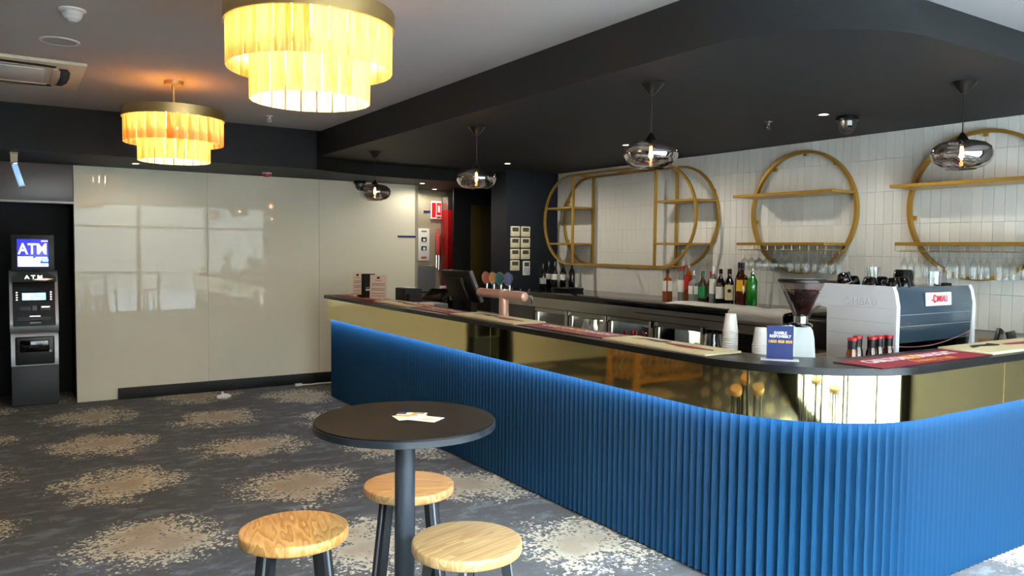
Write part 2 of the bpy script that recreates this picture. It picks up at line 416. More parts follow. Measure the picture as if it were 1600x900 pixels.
# tiled wall behind the bar
wb = struct(MB().box(5.672, 5.85, -.75, 9.75, 0, ZC).build('wall_right', 'grout'))
TW, TH = .0725, .25
tile = MB().box(-.011, .0, -TW/2+.001, TW/2-.001, -TH/2+.001, TH/2-.001, .0012, 1).mesh('tile', M('wall_tile'))
rest = MB(); nt_ = 0
row0 = 1.07
for c in range(int((7.76-1.95)/TW)):
    y = 1.98+TW*c+TW/2
    for r in range(6):
        zlo = row0+TH*r; zhi = min(zlo+TH, ZS)
        if zhi-zlo < .03: continue
        zc = (zlo+zhi)/2; sc = (zhi-zlo)/TH
        if y < 5.42 and nt_ < 300:
            t = link('tile', tile, wb, (5.672, y, zc)); t.scale = (1, 1, sc); t.rotation_euler = (0, random.uniform(-.004, .004), random.uniform(-.014, .014)); nt_ += 1
        else:
            rest.box(5.661+random.uniform(-.0005, .0005), 5.672, y-TW/2+.001, y+TW/2-.001, zlo+.001, zhi-.001)
o = rest.build('tile_field', 'wall_tile', wb); o['kind'] = 'stuff'
struct(MB().box(4.92, 5.672, 7.765, 8.12, 0, ZS).build('wall_dark', 'navy_paint'))
struct(MB().box(4.88, 5.9, 9.0, 9.03, 0, ZH).build('wall_service', 'black_paint'))
d1 = struct(MB().box(5.13, 5.43, 8.97, 9.0, 0, 2.18, .003).build('door_1', 'bottle_olive')); d1['label'] = 'dim dark service door beyond the bar'
MB().box(5.16, 5.18, 8.93, 8.97, 1.0, 1.12, .004).build('door_handle', 'steel_dark', d1)

# far wall clad with back-painted glass panels, black recess for the cash machine
wf = struct(MB().box(.526, 4.27, 8.906, 9.0, 0, ZH).build('wall_far', 'wall_grey'))
xs = [.526, 1.79, 3.03, 4.27]
for a, b_ in zip(xs, xs[1:]): MB().box(a+.0008, b_-.0008, 8.89, 8.905, .004, ZH, .0015, 1).build('glass_panel', 'panel_glass', wf)
MB().box(4.03, 4.275, 8.882, 8.89, 1.728, 1.75).build('blue_strip', 'blue_tape', wf)
wl = struct(MB().box(-2.7, -.25, 8.906, 9.0, 0, ZH).build('wall_far_left', 'wall_grey'))
for a, b_ in ((-2.7, -1.48), (-1.48, -.25)): MB().box(a+.001, b_-.001, 8.89, 8.905, .004, ZH, .0015, 1).build('glass_panel', 'panel_glass', wl)
struct(MB().box(-4.6, -2.7, 8.85, 9.0, 0, ZH).build('wall_far_end', 'wood_panel'))
struct(MB().box(.526, .56, 9.0, 9.65, 0, ZH).box(-.29, -.25, 8.9, 9.65, 0, ZH).box(-.29, .56, 9.62, 9.7, 0, ZH).build('wall_recess', 'black_paint'))
o = struct(MB().box(-.25, .526, 8.9, 8.93, 2.02, ZH, .002).build('trim_3', 'alcove_grey')); o['label'] = 'grey panel above the cash machine recess'
MB().box(-.25, .526, 8.888, 8.93, 2.0, 2.022, .002).build('edge_strip', 'plaster_white', o)
struct(MB().box(.895, 4.2, 8.868, 8.889, 0, .118, .002).build('baseboard_far', 'black_matte'))
# service corridor behind the opening
struct(MB().box(4.27, 5.9, 9.6, 9.7, 0, ZH).box(4.27, 4.33, 8.93, 9.6, 0, ZH).build('wall_corridor', 'corridor_steel'))
MB().box(4.735, 4.83, 9.585, 9.6, 2.085, 2.11).build('blue_strip', 'blue_tape', C.objects['wall_corridor'])
struct(MB().box(-4.7, -4.5, -.75, 9.0, 0, ZC).build('wall_left', 'wall_beige'))
# window wall behind the camera
wx = [-.5, .9, 2.3, 3.7, 5.0]
fw = MB().box(-4.6, 5.9, -.75, -.6, 2.5, ZC).box(-4.6, 5.9, -.75, -.6, 0, .12).box(5.0, 5.9, -.75, -.6, .12, 2.5).box(-4.6, -.5, -.75, -.6, .12, 2.5)
struct(fw.build('wall_front', 'dark_paint'))
for i in range(4):
    a, b_ = wx[i], wx[i+1]
    w = MB().box(a, a+.04, -.72, -.63, .12, 2.5).box(b_-.04, b_, -.72, -.63, .12, 2.5).box(a+.04, b_-.04, -.72, -.63, .12, .18).box(a+.04, b_-.04, -.72, -.63, 2.44, 2.5).box(a+.04, b_-.04, -.71, -.64, 1.96, 2.0)
    w = struct(w.build('window_%d' % (i+1), 'black_plastic')); 
    MB().box(a+.04, b_-.04, -.68, -.674, .18, 1.96).build('pane', 'window_glass', w)
    MB().box(a+.04, b_-.04, -.68, -.674, 2.0, 2.44).build('pane', 'window_glass', w)
struct(MB().box(5.64, 5.671, -.6, 1.86, 0, ZC).build('wall_added_lining', 'lining_dark'))  # unseen dark lining added so the short brass side mirrors something dim
# the street outside
struct(MB().box(-30, 30, -24, -.8, -.2, -.08).build('ground_street', 'street'))
struct(MB().box(-30, 30, -15, -14, -.1, 8).build('wall_street', 'facade'))

# ================================================================== THE BAR
CX, CY = 3.50, 2.64
def bpath(o, n=26, yfar=7.97, xend=5.655):          # front line of the bar, o metres behind the brass face
    R_ = .71-o
    return [(2.79+o, yfar-o*.8), (2.79+o, 5.3), (2.79+o, CY)]+arc(CX, CY, R_, PI, 1.5*PI, n)[1:]+[(4.6, 1.93+o), (xend, 1.93+o)]
bar = thing('bar_counter', 'long curved bar clad in blue fluting with brass fascia and black top', 'bar', (0, 0, 0))
fo, fi = bpath(0), bpath(.012)
endcap = arc(2.79+.06, 7.97-.06, .06, PI, .5*PI, 6)
fo = [(3.10, 7.97)]+endcap[::-1]+fo[1:]; fi = [(3.10, 7.958)]+arc(2.85, 7.91, .048, .5*PI, PI, 6)+fi[1:]
MB().strip(fo, fi, .843, 1.056).build('brass_fascia', 'brass', bar, 30)
to = bpath(-.016, yfar=7.985)
inner = [(3.10, 7.985), (3.10, 5.3), (3.10, 2.66)]+arc(3.50, 2.66, .40, PI, 1.5*PI, 26)[1:]+[(4.6, 2.26), (5.655, 2.26)]
to[0] = (to[0][0], 7.985)
MB().strip(to, inner, 1.056, 1.09).build('counter_top', 'stone_black', bar, 30)
MB().strip(bpath(.066, yfar=7.93), bpath(.12, yfar=7.93), .0, 1.055).box(2.86, 3.10, 7.86, 7.92, 0, 1.055).build('carcass', 'bar_dark', bar, 30)
MB().strip(bpath(.016), bpath(.034), .842, .848).build('led_strip', 'led_blue', bar, 30)
# every flute of the cladding
PITCH = .0452; FR = PITCH/2
fl = MB(); n = 10                       # concave scallop with a sharp ridge on either side
vs = [(-FR+PITCH*i/n, -.022+.021*math.sin(PI*i/n)) for i in range(n+1)]
fl.prism(vs+[(FR, .003), (-FR, .003)], .012, .842)
flm = fl.mesh('flute', M('blue_paint'), 50)
y = 7.91
while y > CY+.001:
    link('flute', flm, bar, (2.856, y, 0), -PI/2); y -= PITCH
k = round(.644*PI/2/PITCH); 
for i in range(k):
    a = PI+(i+.5)/k*PI/2
    link('flute', flm, bar, (CX+.644*math.cos(a), CY+.644*math.sin(a), 0), a+PI/2)
x = CX+FR
while x < 5.62:
    link('flute', flm, bar, (x, 1.996, 0), 0); x += PITCH
for i in range(5):
    xx = 2.87+i*PITCH
    link('flute', flm, bar, (xx, 7.922, 0), PI)
# fascia joints
for (x, y, rz) in ((4.22, 1.929, 0), (2.7895, 4.6, -PI/2)):
    j = MB().box(-.001, .001, 0, .003, .845, 1.054).build('fascia_joint', 'brass_satin', bar); j.location = (x, y, 0); j.rotation_euler = (0, 0, rz)

# bar runners: every mat on its own
def runner(label, x0, x1, y0, y1, kind, along):
    t = thing('bar_mat', label, 'bar mat', ((x0+x1)/2, (y0+y1)/2, 1.0905), -PI/2 if along == 'y' else 0, 'bar mats on the counter')
    lx, ly = ((y1-y0), (x1-x0)) if along == 'y' else ((x1-x0), (y1-y0))
    if kind == 'red':
        MB().box(-lx/2, lx/2, -ly/2, ly/2, 0, .004, .001, 1).build('mat_border', 'mat_edge', t)
        MB().box(-lx/2+.012, lx/2-.012, -ly/2+.012, ly/2-.012, .004, .0055).build('mat_face', 'red_mat', t)
        text('lettering', 'CARLTON', .1, (-lx*.205, ly*.12, .0058), (0, 0, 0), 'mat_white', t, .0003, .003, lx*.36)
        text('lettering', 'DRAUGHT', .1, (lx*.225, ly*.12, .0058), (0, 0, 0), 'mat_white', t, .0003, .003, lx*.36)
        text('lettering', 'Brewery Fresh', .085, (lx*.04, -ly*.24, .0058), (0, 0, 0), 'mat_gold', t, .0003, .001, lx*.36, .3)
        e = MB().lathe([(0, 0), (.045, 0), (.045, .0008), (0, .0008)], n=8); e.build('emblem', 'mat_gold', t).location = (lx*.01, ly*.13, .0056)
    else:
        MB().box(-lx/2, lx/2, -ly/2, ly/2, 0, .012, .003, 1).build('mat_body', 'beige_mat', t)
        rb = MB(); kx = -lx/2+.012
        while kx < lx/2-.012: rb.box(kx, kx+.0035, -ly/2+.012, ly/2-.012, .012, .0138); kx += .0085
        o = rb.build('mat_ribs', 'beige_mat', t); o['kind'] = 'stuff'
        pts = [(-.40, .02), (-.33, .10), (-.26, .12), (-.14, .10), (-.06, .14), (-.04, .04), (-.12, .0), (-.2, .02), (-.27, .05), (-.33, .03)]
        MB().prism([(px*lx*.95, py*ly*2.2) for px, py in pts], .0138, .0146).build('printed_mark', 'ink_black', t)
        MB().prism([(-.02*lx, -.02*ly), (.10*lx, -.1*ly), (.14*lx, -.16*ly), (.22*lx, -.16*ly), (.42*lx, -.05*ly), (.42*lx, .02*ly), (.24*lx, .10*ly), (.1*lx, .12*ly), (-.02*lx, .1*ly)], .0138, .0146).build('printed_script', 'mat_red_ink', t)
    return t
runner('red printed bar mat at the far end of the bar', 2.83, 3.08, 6.78, 7.86, 'red', 'y')
runner('ribbed beige bar mat under the menu cards at the far end', 2.82, 3.08, 6.02, 6.76, 'beige', 'y')
runner('red printed bar mat below the till monitor', 2.82, 3.08, 5.26, 6.0, 'red', 'y')
runner('ribbed beige bar mat in front of the copper beer tap', 2.81, 3.08, 4.34, 5.24, 'beige', 'y')
runner('red printed bar mat in front of the bottle fridges', 2.83, 3.07, 3.42, 4.32, 'red', 'y')
runner('ribbed beige bar mat ending beside the tall paper cup stack', 2.80, 3.06, 2.62, 3.40, 'beige', 'y')
runner('red printed bar mat in front of the coffee machine', 3.18, 4.13, 1.945, 2.19, 'red', 'x')
runner('ribbed beige bar mat at the right edge beyond the red one', 4.14, 5.05, 1.95, 2.23, 'beige', 'x')

# ================================================================== TABLE AND STOOLS
tb = thing('bar_table', 'round black pedestal bar table with flyers lying on it', 'table', (1.095, 2.35, 0))
MB().lathe([(0, 1.002), (.292, 1.002), (.300, 1.008), (.300, 1.024), (.297, 1.03), (0, 1.03)], n=72).build('table_top', 'table_top', tb, 30)
MB().lathe([(.2995, 1.003), (.3015, 1.004), (.3015, 1.024), (.2995, 1.0255)], n=72).build('edge_band', 'table_edge', tb, 30)
MB().cyl((0, 0, 0), .034, .03, .985, 28).build('pole', 'table_metal', tb)
MB().lathe([(0, .985), (.09, .985), (.09, 1.002), (0, 1.002)], n=24).build('mounting_plate', 'leg_black', tb)
MB().lathe([(0, 0), (.18, 0), (.18, .012), (.06, .03), (.034, .04), (0, .04)], n=40).build('base_plate', 'leg_black', tb)
def stool(label, x, y, rz, wood, h=.70, group='wooden stools around the bar table'):
    t = thing('wooden_stool', label, 'stool', (x, y, 0), rz, group)
    MB().lathe([(0, h-.036), (.162, h-.036), (.168, h-.033), (.171, h-.028), (.171, h-.006), (.1695, h-.0025), (.166, h-.0008), (.162, h-.0002), (0, h)], n=64).build('seat', wood, t, 50)
    for k in range(4):
        a = PI/4+k*PI/2; c, s_ = math.cos(a), math.sin(a)
        p0 = Vector((.205*c, .205*s_, 0)); p1 = Vector((.115*c, .115*s_, h-.037))
        def bar_(w0, w1, off, ww):
            vs = []
            for p in (p0, p1):
                ctr = p+Vector((off*c, off*s_, 0))
                for (u, v) in ((-1, -1), (1, -1), (1, 1), (-1, 1)):
                    vs.append(ctr+Vector((c*u*w0-s_*v*w1, s_*u*w0+c*v*w1, 0)))
            return MB().add(vs, [(0, 3, 2, 1), (4, 5, 6, 7), (0, 1, 5, 4), (1, 2, 6, 5), (2, 3, 7, 6), (3, 0, 4, 7)])
        lg = bar_(.014, .021, 0, 0).build('leg', 'leg_black', t)
        bar_(.0015, .0035, .0155, 0).build('metal_edge', 'leg_edge', lg)
    MB().tube([(.165*math.cos(2*PI*i/40), .165*math.sin(2*PI*i/40), .24) for i in range(40)], .007, 8, True).build('foot_ring', 'leg_black', t)
    MB().cyl((0, 0, 0), .125, h-.041, h-.0362, 32).build('seat_plate', 'leg_black', t)
    return t
stool('honey wood stool with swirling grain, left of the bar table', .745, 2.43, -.225, 'ash_wood_honey')
stool('wooden stool behind the bar table pole', 1.262, 2.67, -.48, 'ash_wood')
stool('pale wood stool with straight grain, nearest, right of the table pole', 1.168, 2.054, .24, 'ash_wood_pale')
# flyers on the table
def card(label, x, y, z, rz, w, d, parts):
    t = thing('flyer', label, 'flyer', (x, y, z), rz, 'flyers on the bar table')
    MB().box(-w/2, w/2, -d/2, d/2, 0, .0012).build('sheet', 'white_paper', t)
    for (x0, x1, y0, y1, m) in parts: MB().box(x0*w, x1*w, y0*d, y1*d, .0012, .0015).build('printed_area', m, t)
    return t
card('white flyer at the bottom of the small pile on the table', 1.15, 2.31, 1.0302, -.95, .105, .075, [(-.4, .3, -.3, .2, 'paper_pink')])
card('white flyer fanned out below the blue cornered one', 1.118, 2.352, 1.032, -.1, .11, .075, [(.1, .4, .2, .4, 'ink_grey')])
card('flyer with blue corner and orange print on top of the pile', 1.128, 2.372, 1.034, -.62, .10, .07, [(-.5, -.2, .08, .5, 'sign_blue'), (-.5, .0, -.45, -.1, 'sign_yellow'), (.02, .4, .26, .42, 'ink_grey'), (-.02, .2, -.2, .15, 'label_yellow')])

# ================================================================== CHANDELIERS
def bulb_light(name, loc, power, parent, col=(1, .75, .43), r=.03):
    l = bpy.data.lights.new(name, 'POINT'); l.energy = power; l.color = col; l.shadow_soft_size = r
    o = link(name, l, parent, loc); return o
def chandelier(label, x, y):
    t = thing('chandelier', label, 'chandelier', (x, y, ZC), 0, 'two-tier chandeliers')
    MB().lathe([(0, 0), (.062, 0), (.062, -.026), (0, -.026)], n=32).build('ceiling_rose', 'brass_satin', t)
    MB().tube([(0, 0, -.026), (0, 0, -.22)], .008, 12).lathe([(0, -.03), (.014, -.03), (.014, -.06), (0, -.06)], n=12).build('stem', 'brass_satin', t)
    ring = MB().lathe([(.335, -.205), (.345, -.205), (.345, -.272), (.335, -.272)], n=80, closed=True)
    for k in range(3):
        a = k*2*PI/3; ring.tube([(0, 0, -.215), (.336*math.cos(a), .336*math.sin(a), -.215)], .006, 8)
    MB().lathe([(0, -.222), (.325, -.222), (.325, -.225), (0, -.225)], n=48).build('added_top_diffuser', 'shade_veneer', t)  # disc added to soften the glow thrown up onto the ceiling
    ring.build('top_ring', 'brass_satin', t, 30)
    lr = MB().lathe([(.236, -.372), (.244, -.372), (.244, -.384), (.236, -.384)], n=60, closed=True)
    for k in range(4):
        a = k*PI/2; lr.tube([(.24*math.cos(a), .24*math.sin(a), -.21), (.24*math.cos(a), .24*math.sin(a), -.375)], .003, 6)
        lr.tube([(.24*math.cos(a), .24*math.sin(a), -.212), (.0, .0, -.212)], .004, 6)
    lr.build('inner_ring', 'brass_satin', t, 30)
    for (n, r, z0, z1) in ((30, .333, -.446, -.268), (22, .241, -.572, -.378)):
        w = 2*r*math.sin(PI/n)-.006
        pm = MB().box(-w/2, w/2, -.0015, .0015, z0, z1).mesh('shade_panel', M('shade_veneer'))
        for k in range(n):
            a = 2*PI*(k+.5)/n
            link('shade_panel', pm, t, (r*math.cos(a), r*math.sin(a), 0), a+PI/2)
    for k in range(3):
        a = k*2*PI/3+.5; c = (.11*math.cos(a), .11*math.sin(a))
        MB().lathe([(0, -.34), (.02, -.345), (.028, -.37), (.02, -.40), (0, -.41)], (c[0], c[1], 0), 16).build('bulb', 'bulb_warm', t)
        MB().cyl((c[0], c[1], 0), .012, -.34, -.212, 12).build('lamp_holder', 'brass_satin', t)
    bulb_light('bulb_light', (0, 0, -.33), CH_POWER, t, r=.09)
    return t
CH_POWER = 40
chandelier('lit two-tier veneer chandelier in the distance, below its brass ceiling rose', 1.0, 6.07)
chandelier('lit two-tier veneer chandelier nearest the camera, cut by the top edge', 1.06, 3.21)

# ================================================================== PENDANTS
def pendant(label, x, y):
    t = thing('pendant_lamp', label, 'pendant lamp', (x, y, ZS), 0, 'smoked glass pendants over the bar')
    MB().lathe([(0, 0), (.066, 0), (.066, -.004), (.014, -.062), (0, -.064)], n=32).build('ceiling_cup', 'black_plastic', t, 30)
    MB().tube([(0, 0, -.06), (0, 0, -.28)], .0035, 8).build('cord', 'black_plastic', t)
    MB().lathe([(0, -.272), (.008, -.272), (.036, -.314), (.036, -.318), (0, -.318)], n=28).build('socket_cap', 'black_plastic', t, 30)
    prof = [(.036, -.316), (.075, -.318), (.115, -.330), (.142, -.352), (.152, -.380), (.150, -.405), (.138, -.432), (.112, -.456), (.075, -.468)]
    MB().lathe(prof, n=56).build('glass_shade', 'smoke_glass', t, 80)
    b = MB().lathe([(0, -.332), (.016, -.334), (.02, -.35), (.02, -.415), (.012, -.428), (0, -.43)], n=20).build('bulb', 'clear_glass', t)
    fm = MB()
    for k in range(4):
        a = k*PI/2; fm.tube([(.006*math.cos(a), .006*math.sin(a), -.345), (.009*math.cos(a), .009*math.sin(a), -.38), (.005*math.cos(a), .005*math.sin(a), -.415)], .0022, 6)
    fm.build('filament', 'filament', b)
    MB().cyl((0, 0, 0), .016, -.335, -.316, 16).build('lamp_holder', 'black_plastic', t)
    bulb_light('bulb_light', (0, 0, -.385), 3.0, t, (1, .62, .3), .015)
pendant('smoked glass pendant at the right, before the right-hand gold circle', 4.339, 2.247)
pendant('smoked glass pendant in the middle, at the end of the oval gold shelf', 3.013, 3.257)
pendant('smoked glass pendant above the till monitor and beer tap', 3.008, 5.188)
pendant('smallest smoked glass pendant, before the pale glass wall', 2.975, 7.094)

# ================================================================== CEILING FITTINGS
def downlight(label, x, y, z, power):
    t = thing('downlight', label, 'downlight', (x, y, z), 0, 'recessed downlights')
    MB().lathe([(.030, -.001), (.046, -.001), (.048, -.004), (.046, -.006), (.030, -.006)], n=28, closed=True).build('trim_ring', 'black_plastic', t)
    MB().lathe([(0, -.001), (.030, -.001), (.030, -.004), (0, -.004)], n=24).build('lens', 'downlight_glow', t)
    l = bpy.data.lights.new('downlight_beam', 'SPOT'); l.energy = power; l.color = (1, .92, .8); l.spot_size = 3.05; l.spot_blend = .5; l.shadow_soft_size = .03
    link('downlight_beam', l, t, (0, 0, -.012))
DL = 21
downlight('bright recessed downlight beside the dome camera over the bar', 4.593, 3.292, ZS, DL*.85)
downlight('recessed downlight just above the middle pendant', 4.56, 5.241, ZS, DL*1.15)
downlight('recessed downlight above the grey control panels', 4.529, 7.143, ZS, DL*1.1)
downlight('recessed downlight above the left of the pale glass wall', 1.018, 8.29, ZH, DL*.18)
downlight('recessed downlight over the service opening', 4.201, 8.548, ZH, DL*.36)
downlight('recessed downlight inside the service corridor', 4.75, 9.3, ZH, DL*.5)
def dome_camera(label, x, y, z, s=1.):
    t = thing('dome_camera', label, 'security camera', (x, y, z))
    MB().lathe([(0, 0), (.072*s, 0), (.075*s, -.006*s), (.075*s, -.028*s), (.062*s, -.034*s), (0, -.034*s)], n=32).build('mount_ring', 'black_plastic', t)
    MB().lathe([(.06*s, -.034*s), (.058*s, -.06*s), (.048*s, -.09*s), (.028*s, -.112*s), (0, -.12*s)], n=32).build('eyeball', 'steel_dark', t)
    MB().lathe([(0, 0), (.02*s, 0), (.02*s, -.01), (0, -.012)], (-.03*s, -.035*s, -.07*s), 16).build('lens', 'black_gloss', t)
dome_camera('black dome security camera beside the bright downlight', 4.81, 3.262, ZS)
dome_camera('black dome security camera at the top of the pale glass wall', 3.50, 8.80, ZH, .95)
t = thing('fire_alarm', 'red round fire strobe on the dark soffit above the glass wall', 'alarm', (2.311, 8.453, ZH))
MB().lathe([(0, 0), (.05, 0), (.05, -.012), (0, -.012)], n=28).build('base', 'white_plastic', t)
MB().lathe([(0, -.012), (.048, -.012), (.046, -.034), (.03, -.042), (0, -.044)], n=28).build('strobe_cap', 'red_plastic', t)
def sprinkler(label, x, y, z, m):
    t = thing('sprinkler', label, 'sprinkler', (x, y, z))
    MB().lathe([(0, 0), (.03, 0), (.028, -.006), (.012, -.008), (.01, -.03), (0, -.03)], n=20).build('escutcheon', m, t)
    MB().tube([(.01, 0, -.025), (.018, 0, -.04), (0, 0, -.055)], .003, 6).tube([(-.01, 0, -.025), (-.018, 0, -.04), (0, 0, -.055)], .003, 6).build('frame', m, t)
    MB().lathe([(0, -.055), (.018, -.054), (.018, -.057), (0, -.058)], n=14).build('deflector', m, t)
sprinkler('small dark sprinkler head on the bar soffit', 4.554, 3.711, ZS, 'steel_dark')
sprinkler('small pale sprinkler head on the white ceiling', 1.976, 7.136, ZC, 'plaster_white')
t = thing('motion_sensor', 'white dome motion sensor on the ceiling', 'sensor', (.277, 4.528, ZC))
MB().lathe([(0, 0), (.062, 0), (.062, -.006), (.05, -.014), (0, -.014)], n=32).build('base', 'white_plastic', t)
ms = MB().lathe([(.048, -.012), (.046, -.028), (.036, -.048), (.02, -.06), (0, -.064)], n=24)
ms.build('lens_dome', 'plaster_white', t, 10)
t = thing('ceiling_speaker', 'flush round ceiling speaker beside the air conditioner', 'speaker', (.255, 5.261, ZC))
MB().lathe([(.088, 0), (.105, 0), (.103, -.006), (.088, -.006)], n=40, closed=True).build('rim', 'plaster_white', t)
MB().lathe([(0, -.001), (.088, -.001), (.088, -.004), (0, -.004)], n=40).build('grille', 'ceramic_grey', t)
t = thing('air_conditioner', 'cream cassette air conditioner set in the ceiling', 'air conditioner', (-.04, 6.27, ZC-.001))
MB().box(-.475, .475, -.475, .475, -.022, 0, .006).build('panel', 'ac_plastic', t)
MB().box(-.25, .25, -.25, .25, -.030, -.022, .004).build('intake_grille', 'plaster_white', t)
for k in range(4):
    sm = MB().tube([(-.30, .345, -.024), (-.2, .365, -.024), (0, .37, -.024), (.2, .365, -.024), (.30, .345, -.024)], .028, 10)
    sm.v = [(p[0], p[1], -.024+(p[2]+.024)*.2) for p in sm.v]
    a = sm.build('air_slot', 'black_matte', t); a.rotation_euler = (0, 0, k*PI/2)
    f = MB().box(-.27, .27, .29, .335, -.0275, -.022, .002).build('flap', 'ac_plastic', t); f.rotation_euler = (0, 0, k*PI/2)
t = thing('exit_sign', 'edge-lit acrylic exit blade hanging from a beige bracket', 'exit sign', (.03, 8.0, ZH))
MB().box(-.03, .03, -.05, .05, -.012, 0, .003).box(-.027, .027, -.012, .012, -.09, -.01, .004).build('bracket', 'ac_plastic', t)
MB().cyl((0, 0, 0), .012, -.115, -.085, 14).build('swivel', 'chrome', t)
bl = MB().box(-.02, .02, -.14, .14, -.2, 0, .003).build('acrylic_blade', 'acrylic_lit', t); bl.location = (0, 0, -.1); bl.rotation_euler = (0, -.28, 0)
MB().box(-.022, .022, -.142, .142, -.012, .004, .002).build('top_clamp', 'chrome', bl)
MB().box(-.022, .022, -.142, .142, -.206, -.194, .002).build('lower_edge', 'white_plastic', bl)

# ================================================================== CASH MACHINE
am = thing('cash_machine', 'free-standing cash machine with lit topper in the black recess', 'cash machine', (.175, 8.93, 0))
MB().box(-.20, .20, 0, .50, .02, .40, .006).build('lower_cabinet', 'atm_grey', am)
MB().box(-.19, .19, .02, .48, 0, .02).build('plinth', 'black_matte', am)
mid = MB().prism_x([(-.01, .402), (.5, .402), (.5, .73), (.0, .73), (-.012, .70)], -.20, .20).build('dispenser_housing', 'atm_silver', am)
MB().box(-.165, .165, -.022, -.006, .415, .69, .012, 3).build('dispenser_face', 'black_plastic', mid)
MB().box(-.125, .12, -.03, -.02, .54, .655, .01, 3).build('cash_tray', 'black_gloss', mid)
MB().box(-.05, .03, -.035, -.028, .58, .61, .004).build('cash_slot', 'black_matte', mid)
MB().lathe([(0, 0), (.013, 0), (.013, .012), (0, .012)], n=16).build('lock', 'chrome', mid).location = (.13, -.026, .545)
mid.children[-1].rotation_euler = (PI/2, 0, 0)
up = MB().prism_x([(-.012, .73), (.5, .73), (.5, 1.33), (.10, 1.33), (.06, 1.27), (.045, 1.2), (-.02, .86), (-.03, .78)], -.205, .205).build('console_housing', 'atm_silver', am)
face = MB().prism_x([(-.04, .80), (-.02, .79), (.05, 1.22), (.038, 1.235)], -.178, .178).build('console_face', 'black_gloss', up)
tilt = math.atan2(.078, .435)
def on_face(name, x0, x1, z0, z1, m, parent, d=.004):
    b_ = MB().box(x0, x1, -d, 0, z0, z1, min(d*.4, .002), 1).build(name, m, parent); b_.location = (0, -.0405, .80); b_.rotation_euler = (-tilt, 0, 0); return b_
on_face('screen', -.105, .105, .24, .345, 'black_gloss', up, .003)
scr = on_face('screen_image', -.10, .10, .25, .335, 'screen_cyan', up, .004)
on_face('screen_header', -.10, .10, .322, .338, 'ink_black', up, .006)
for (a, b_, c, d_) in ((-.09, .0, .295, .315), (.02, .09, .30, .315), (-.09, -.03, .26, .285), (-.01, .05, .255, .28)): on_face('screen_panel', a, b_, c, d_, 'screen_white', up, .0055)
for k in range(4):
    for sx in (-1, 1): on_face('side_key', sx*.143-.007, sx*.143+.007, .25+k*.024, .262+k*.024, 'key_glow', up, .006)
on_face('card_slot', -.12, -.03, .155, .19, 'black_plastic', up, .012)
on_face('keypad', -.018, .022, .15, .195, 'grey_plastic', up, .012)
on_face('receipt_slot', .05, .14, .15, .195, 'black_plastic', up, .014)
on_face('receipt_lamp', .06, .13, .175, .187, 'key_glow', up, .016)
on_face('shelf_ledge', -.14, .14, .055, .085, 'black_plastic', up, .018)
on_face('ledge_lamp', -.04, .05, .088, .096, 'key_glow', up, .012)
on_face('maker_plate', -.04, .055, .02, .036, 'ceramic_grey', up, .006)
hd = MB().prism_y([(-.19, 1.225), (.19, 1.225), (.185, 1.275), (.12, 1.315), (0, 1.328), (-.12, 1.315), (-.185, 1.275)], .0, .1).build('header_hood', 'black_matte', am)
text('header_lettering', 'A T M', .05, (-.0, -.003, 1.272), FACE_FRONT, 'key_glow', hd, .001, .0015, .15)
MB().prism_y([(-.01, 1.245), (.10, 1.24), (.17, 1.255), (.10, 1.262), (.02, 1.258)], -.003, .001).build('header_painted_reflection', 'copper', hd)  # copper-coloured shape that paints a reflection onto the hood
tp = MB().box(-.183, .183, .06, .16, 1.33, 1.69, .008).build('topper_case', 'atm_frame', am)
scn = MB().box(-.133, .128, .052, .062, 1.372, 1.645, .002).build('topper_screen', 'screen_blue', tp)
text('screen_lettering', 'ATM', .15, (-.002, .050, 1.545), FACE_FRONT, 'screen_white', scn, .001, .002, .24)
MB().box(.07, .125, .049, .052, 1.622, 1.632).build('screen_logo', 'screen_white', scn)
for (a, b_, c, d_, m_) in ((-.128, .0, .0905, .102, 0), (.02, .12, .084, .098, 0), (-.128, .07, .062, .084, 0), (.075, .128, .05, .082, 1), (-.128, .06, .038, .058, 0), (-.128, .128, .005, .034, 0), (.06, .11, .008, .03, 1)):
    MB().box(a, b_, .048 if m_ else .049, .052, 1.372+c, 1.372+d_).build('screen_caption', 'screen_cyan' if m_ else 'screen_white', scn)

# small litter by the glass wall
t = thing('crumpled_tissue', 'crumpled white tissue on the carpet before the black baseboard', 'litter', (1.832, 8.36, 0))
bm = bmesh.new(); bmesh.ops.create_icosphere(bm, subdivisions=2, radius=.05)
for v in bm.verts: v.co = Vector((v.co.x*1.3, v.co.y*.7, (v.co.z+.05)*.55))*random.uniform(.65, 1.25)
for v in bm.verts: v.co.z = max(v.co.z, .001)
me = bpy.data.meshes.new('tissue_body'); bm.to_mesh(me); bm.free(); me.materials.append(M('white_paper')); link('tissue_body', me, t)
MB().prism([(-.03, -.01), (-.005, -.012), (-.02, .01)], .03, .085).build('tissue_corner', 'white_paper', t)
t = thing('power_cable', 'pale cable end lying at the foot of the glass wall by the bar', 'cable', (2.93, 8.72, 0))
MB().tube([(-.16, .03, .012), (-.05, -.01, .012), (.05, .02, .012), (.2, .0, .012)], .009, 8).build('cord', 'cream_plastic', t)
MB().box(-.23, -.15, .015, .05, 0, .03, .005).build('plug', 'white_plastic', t)

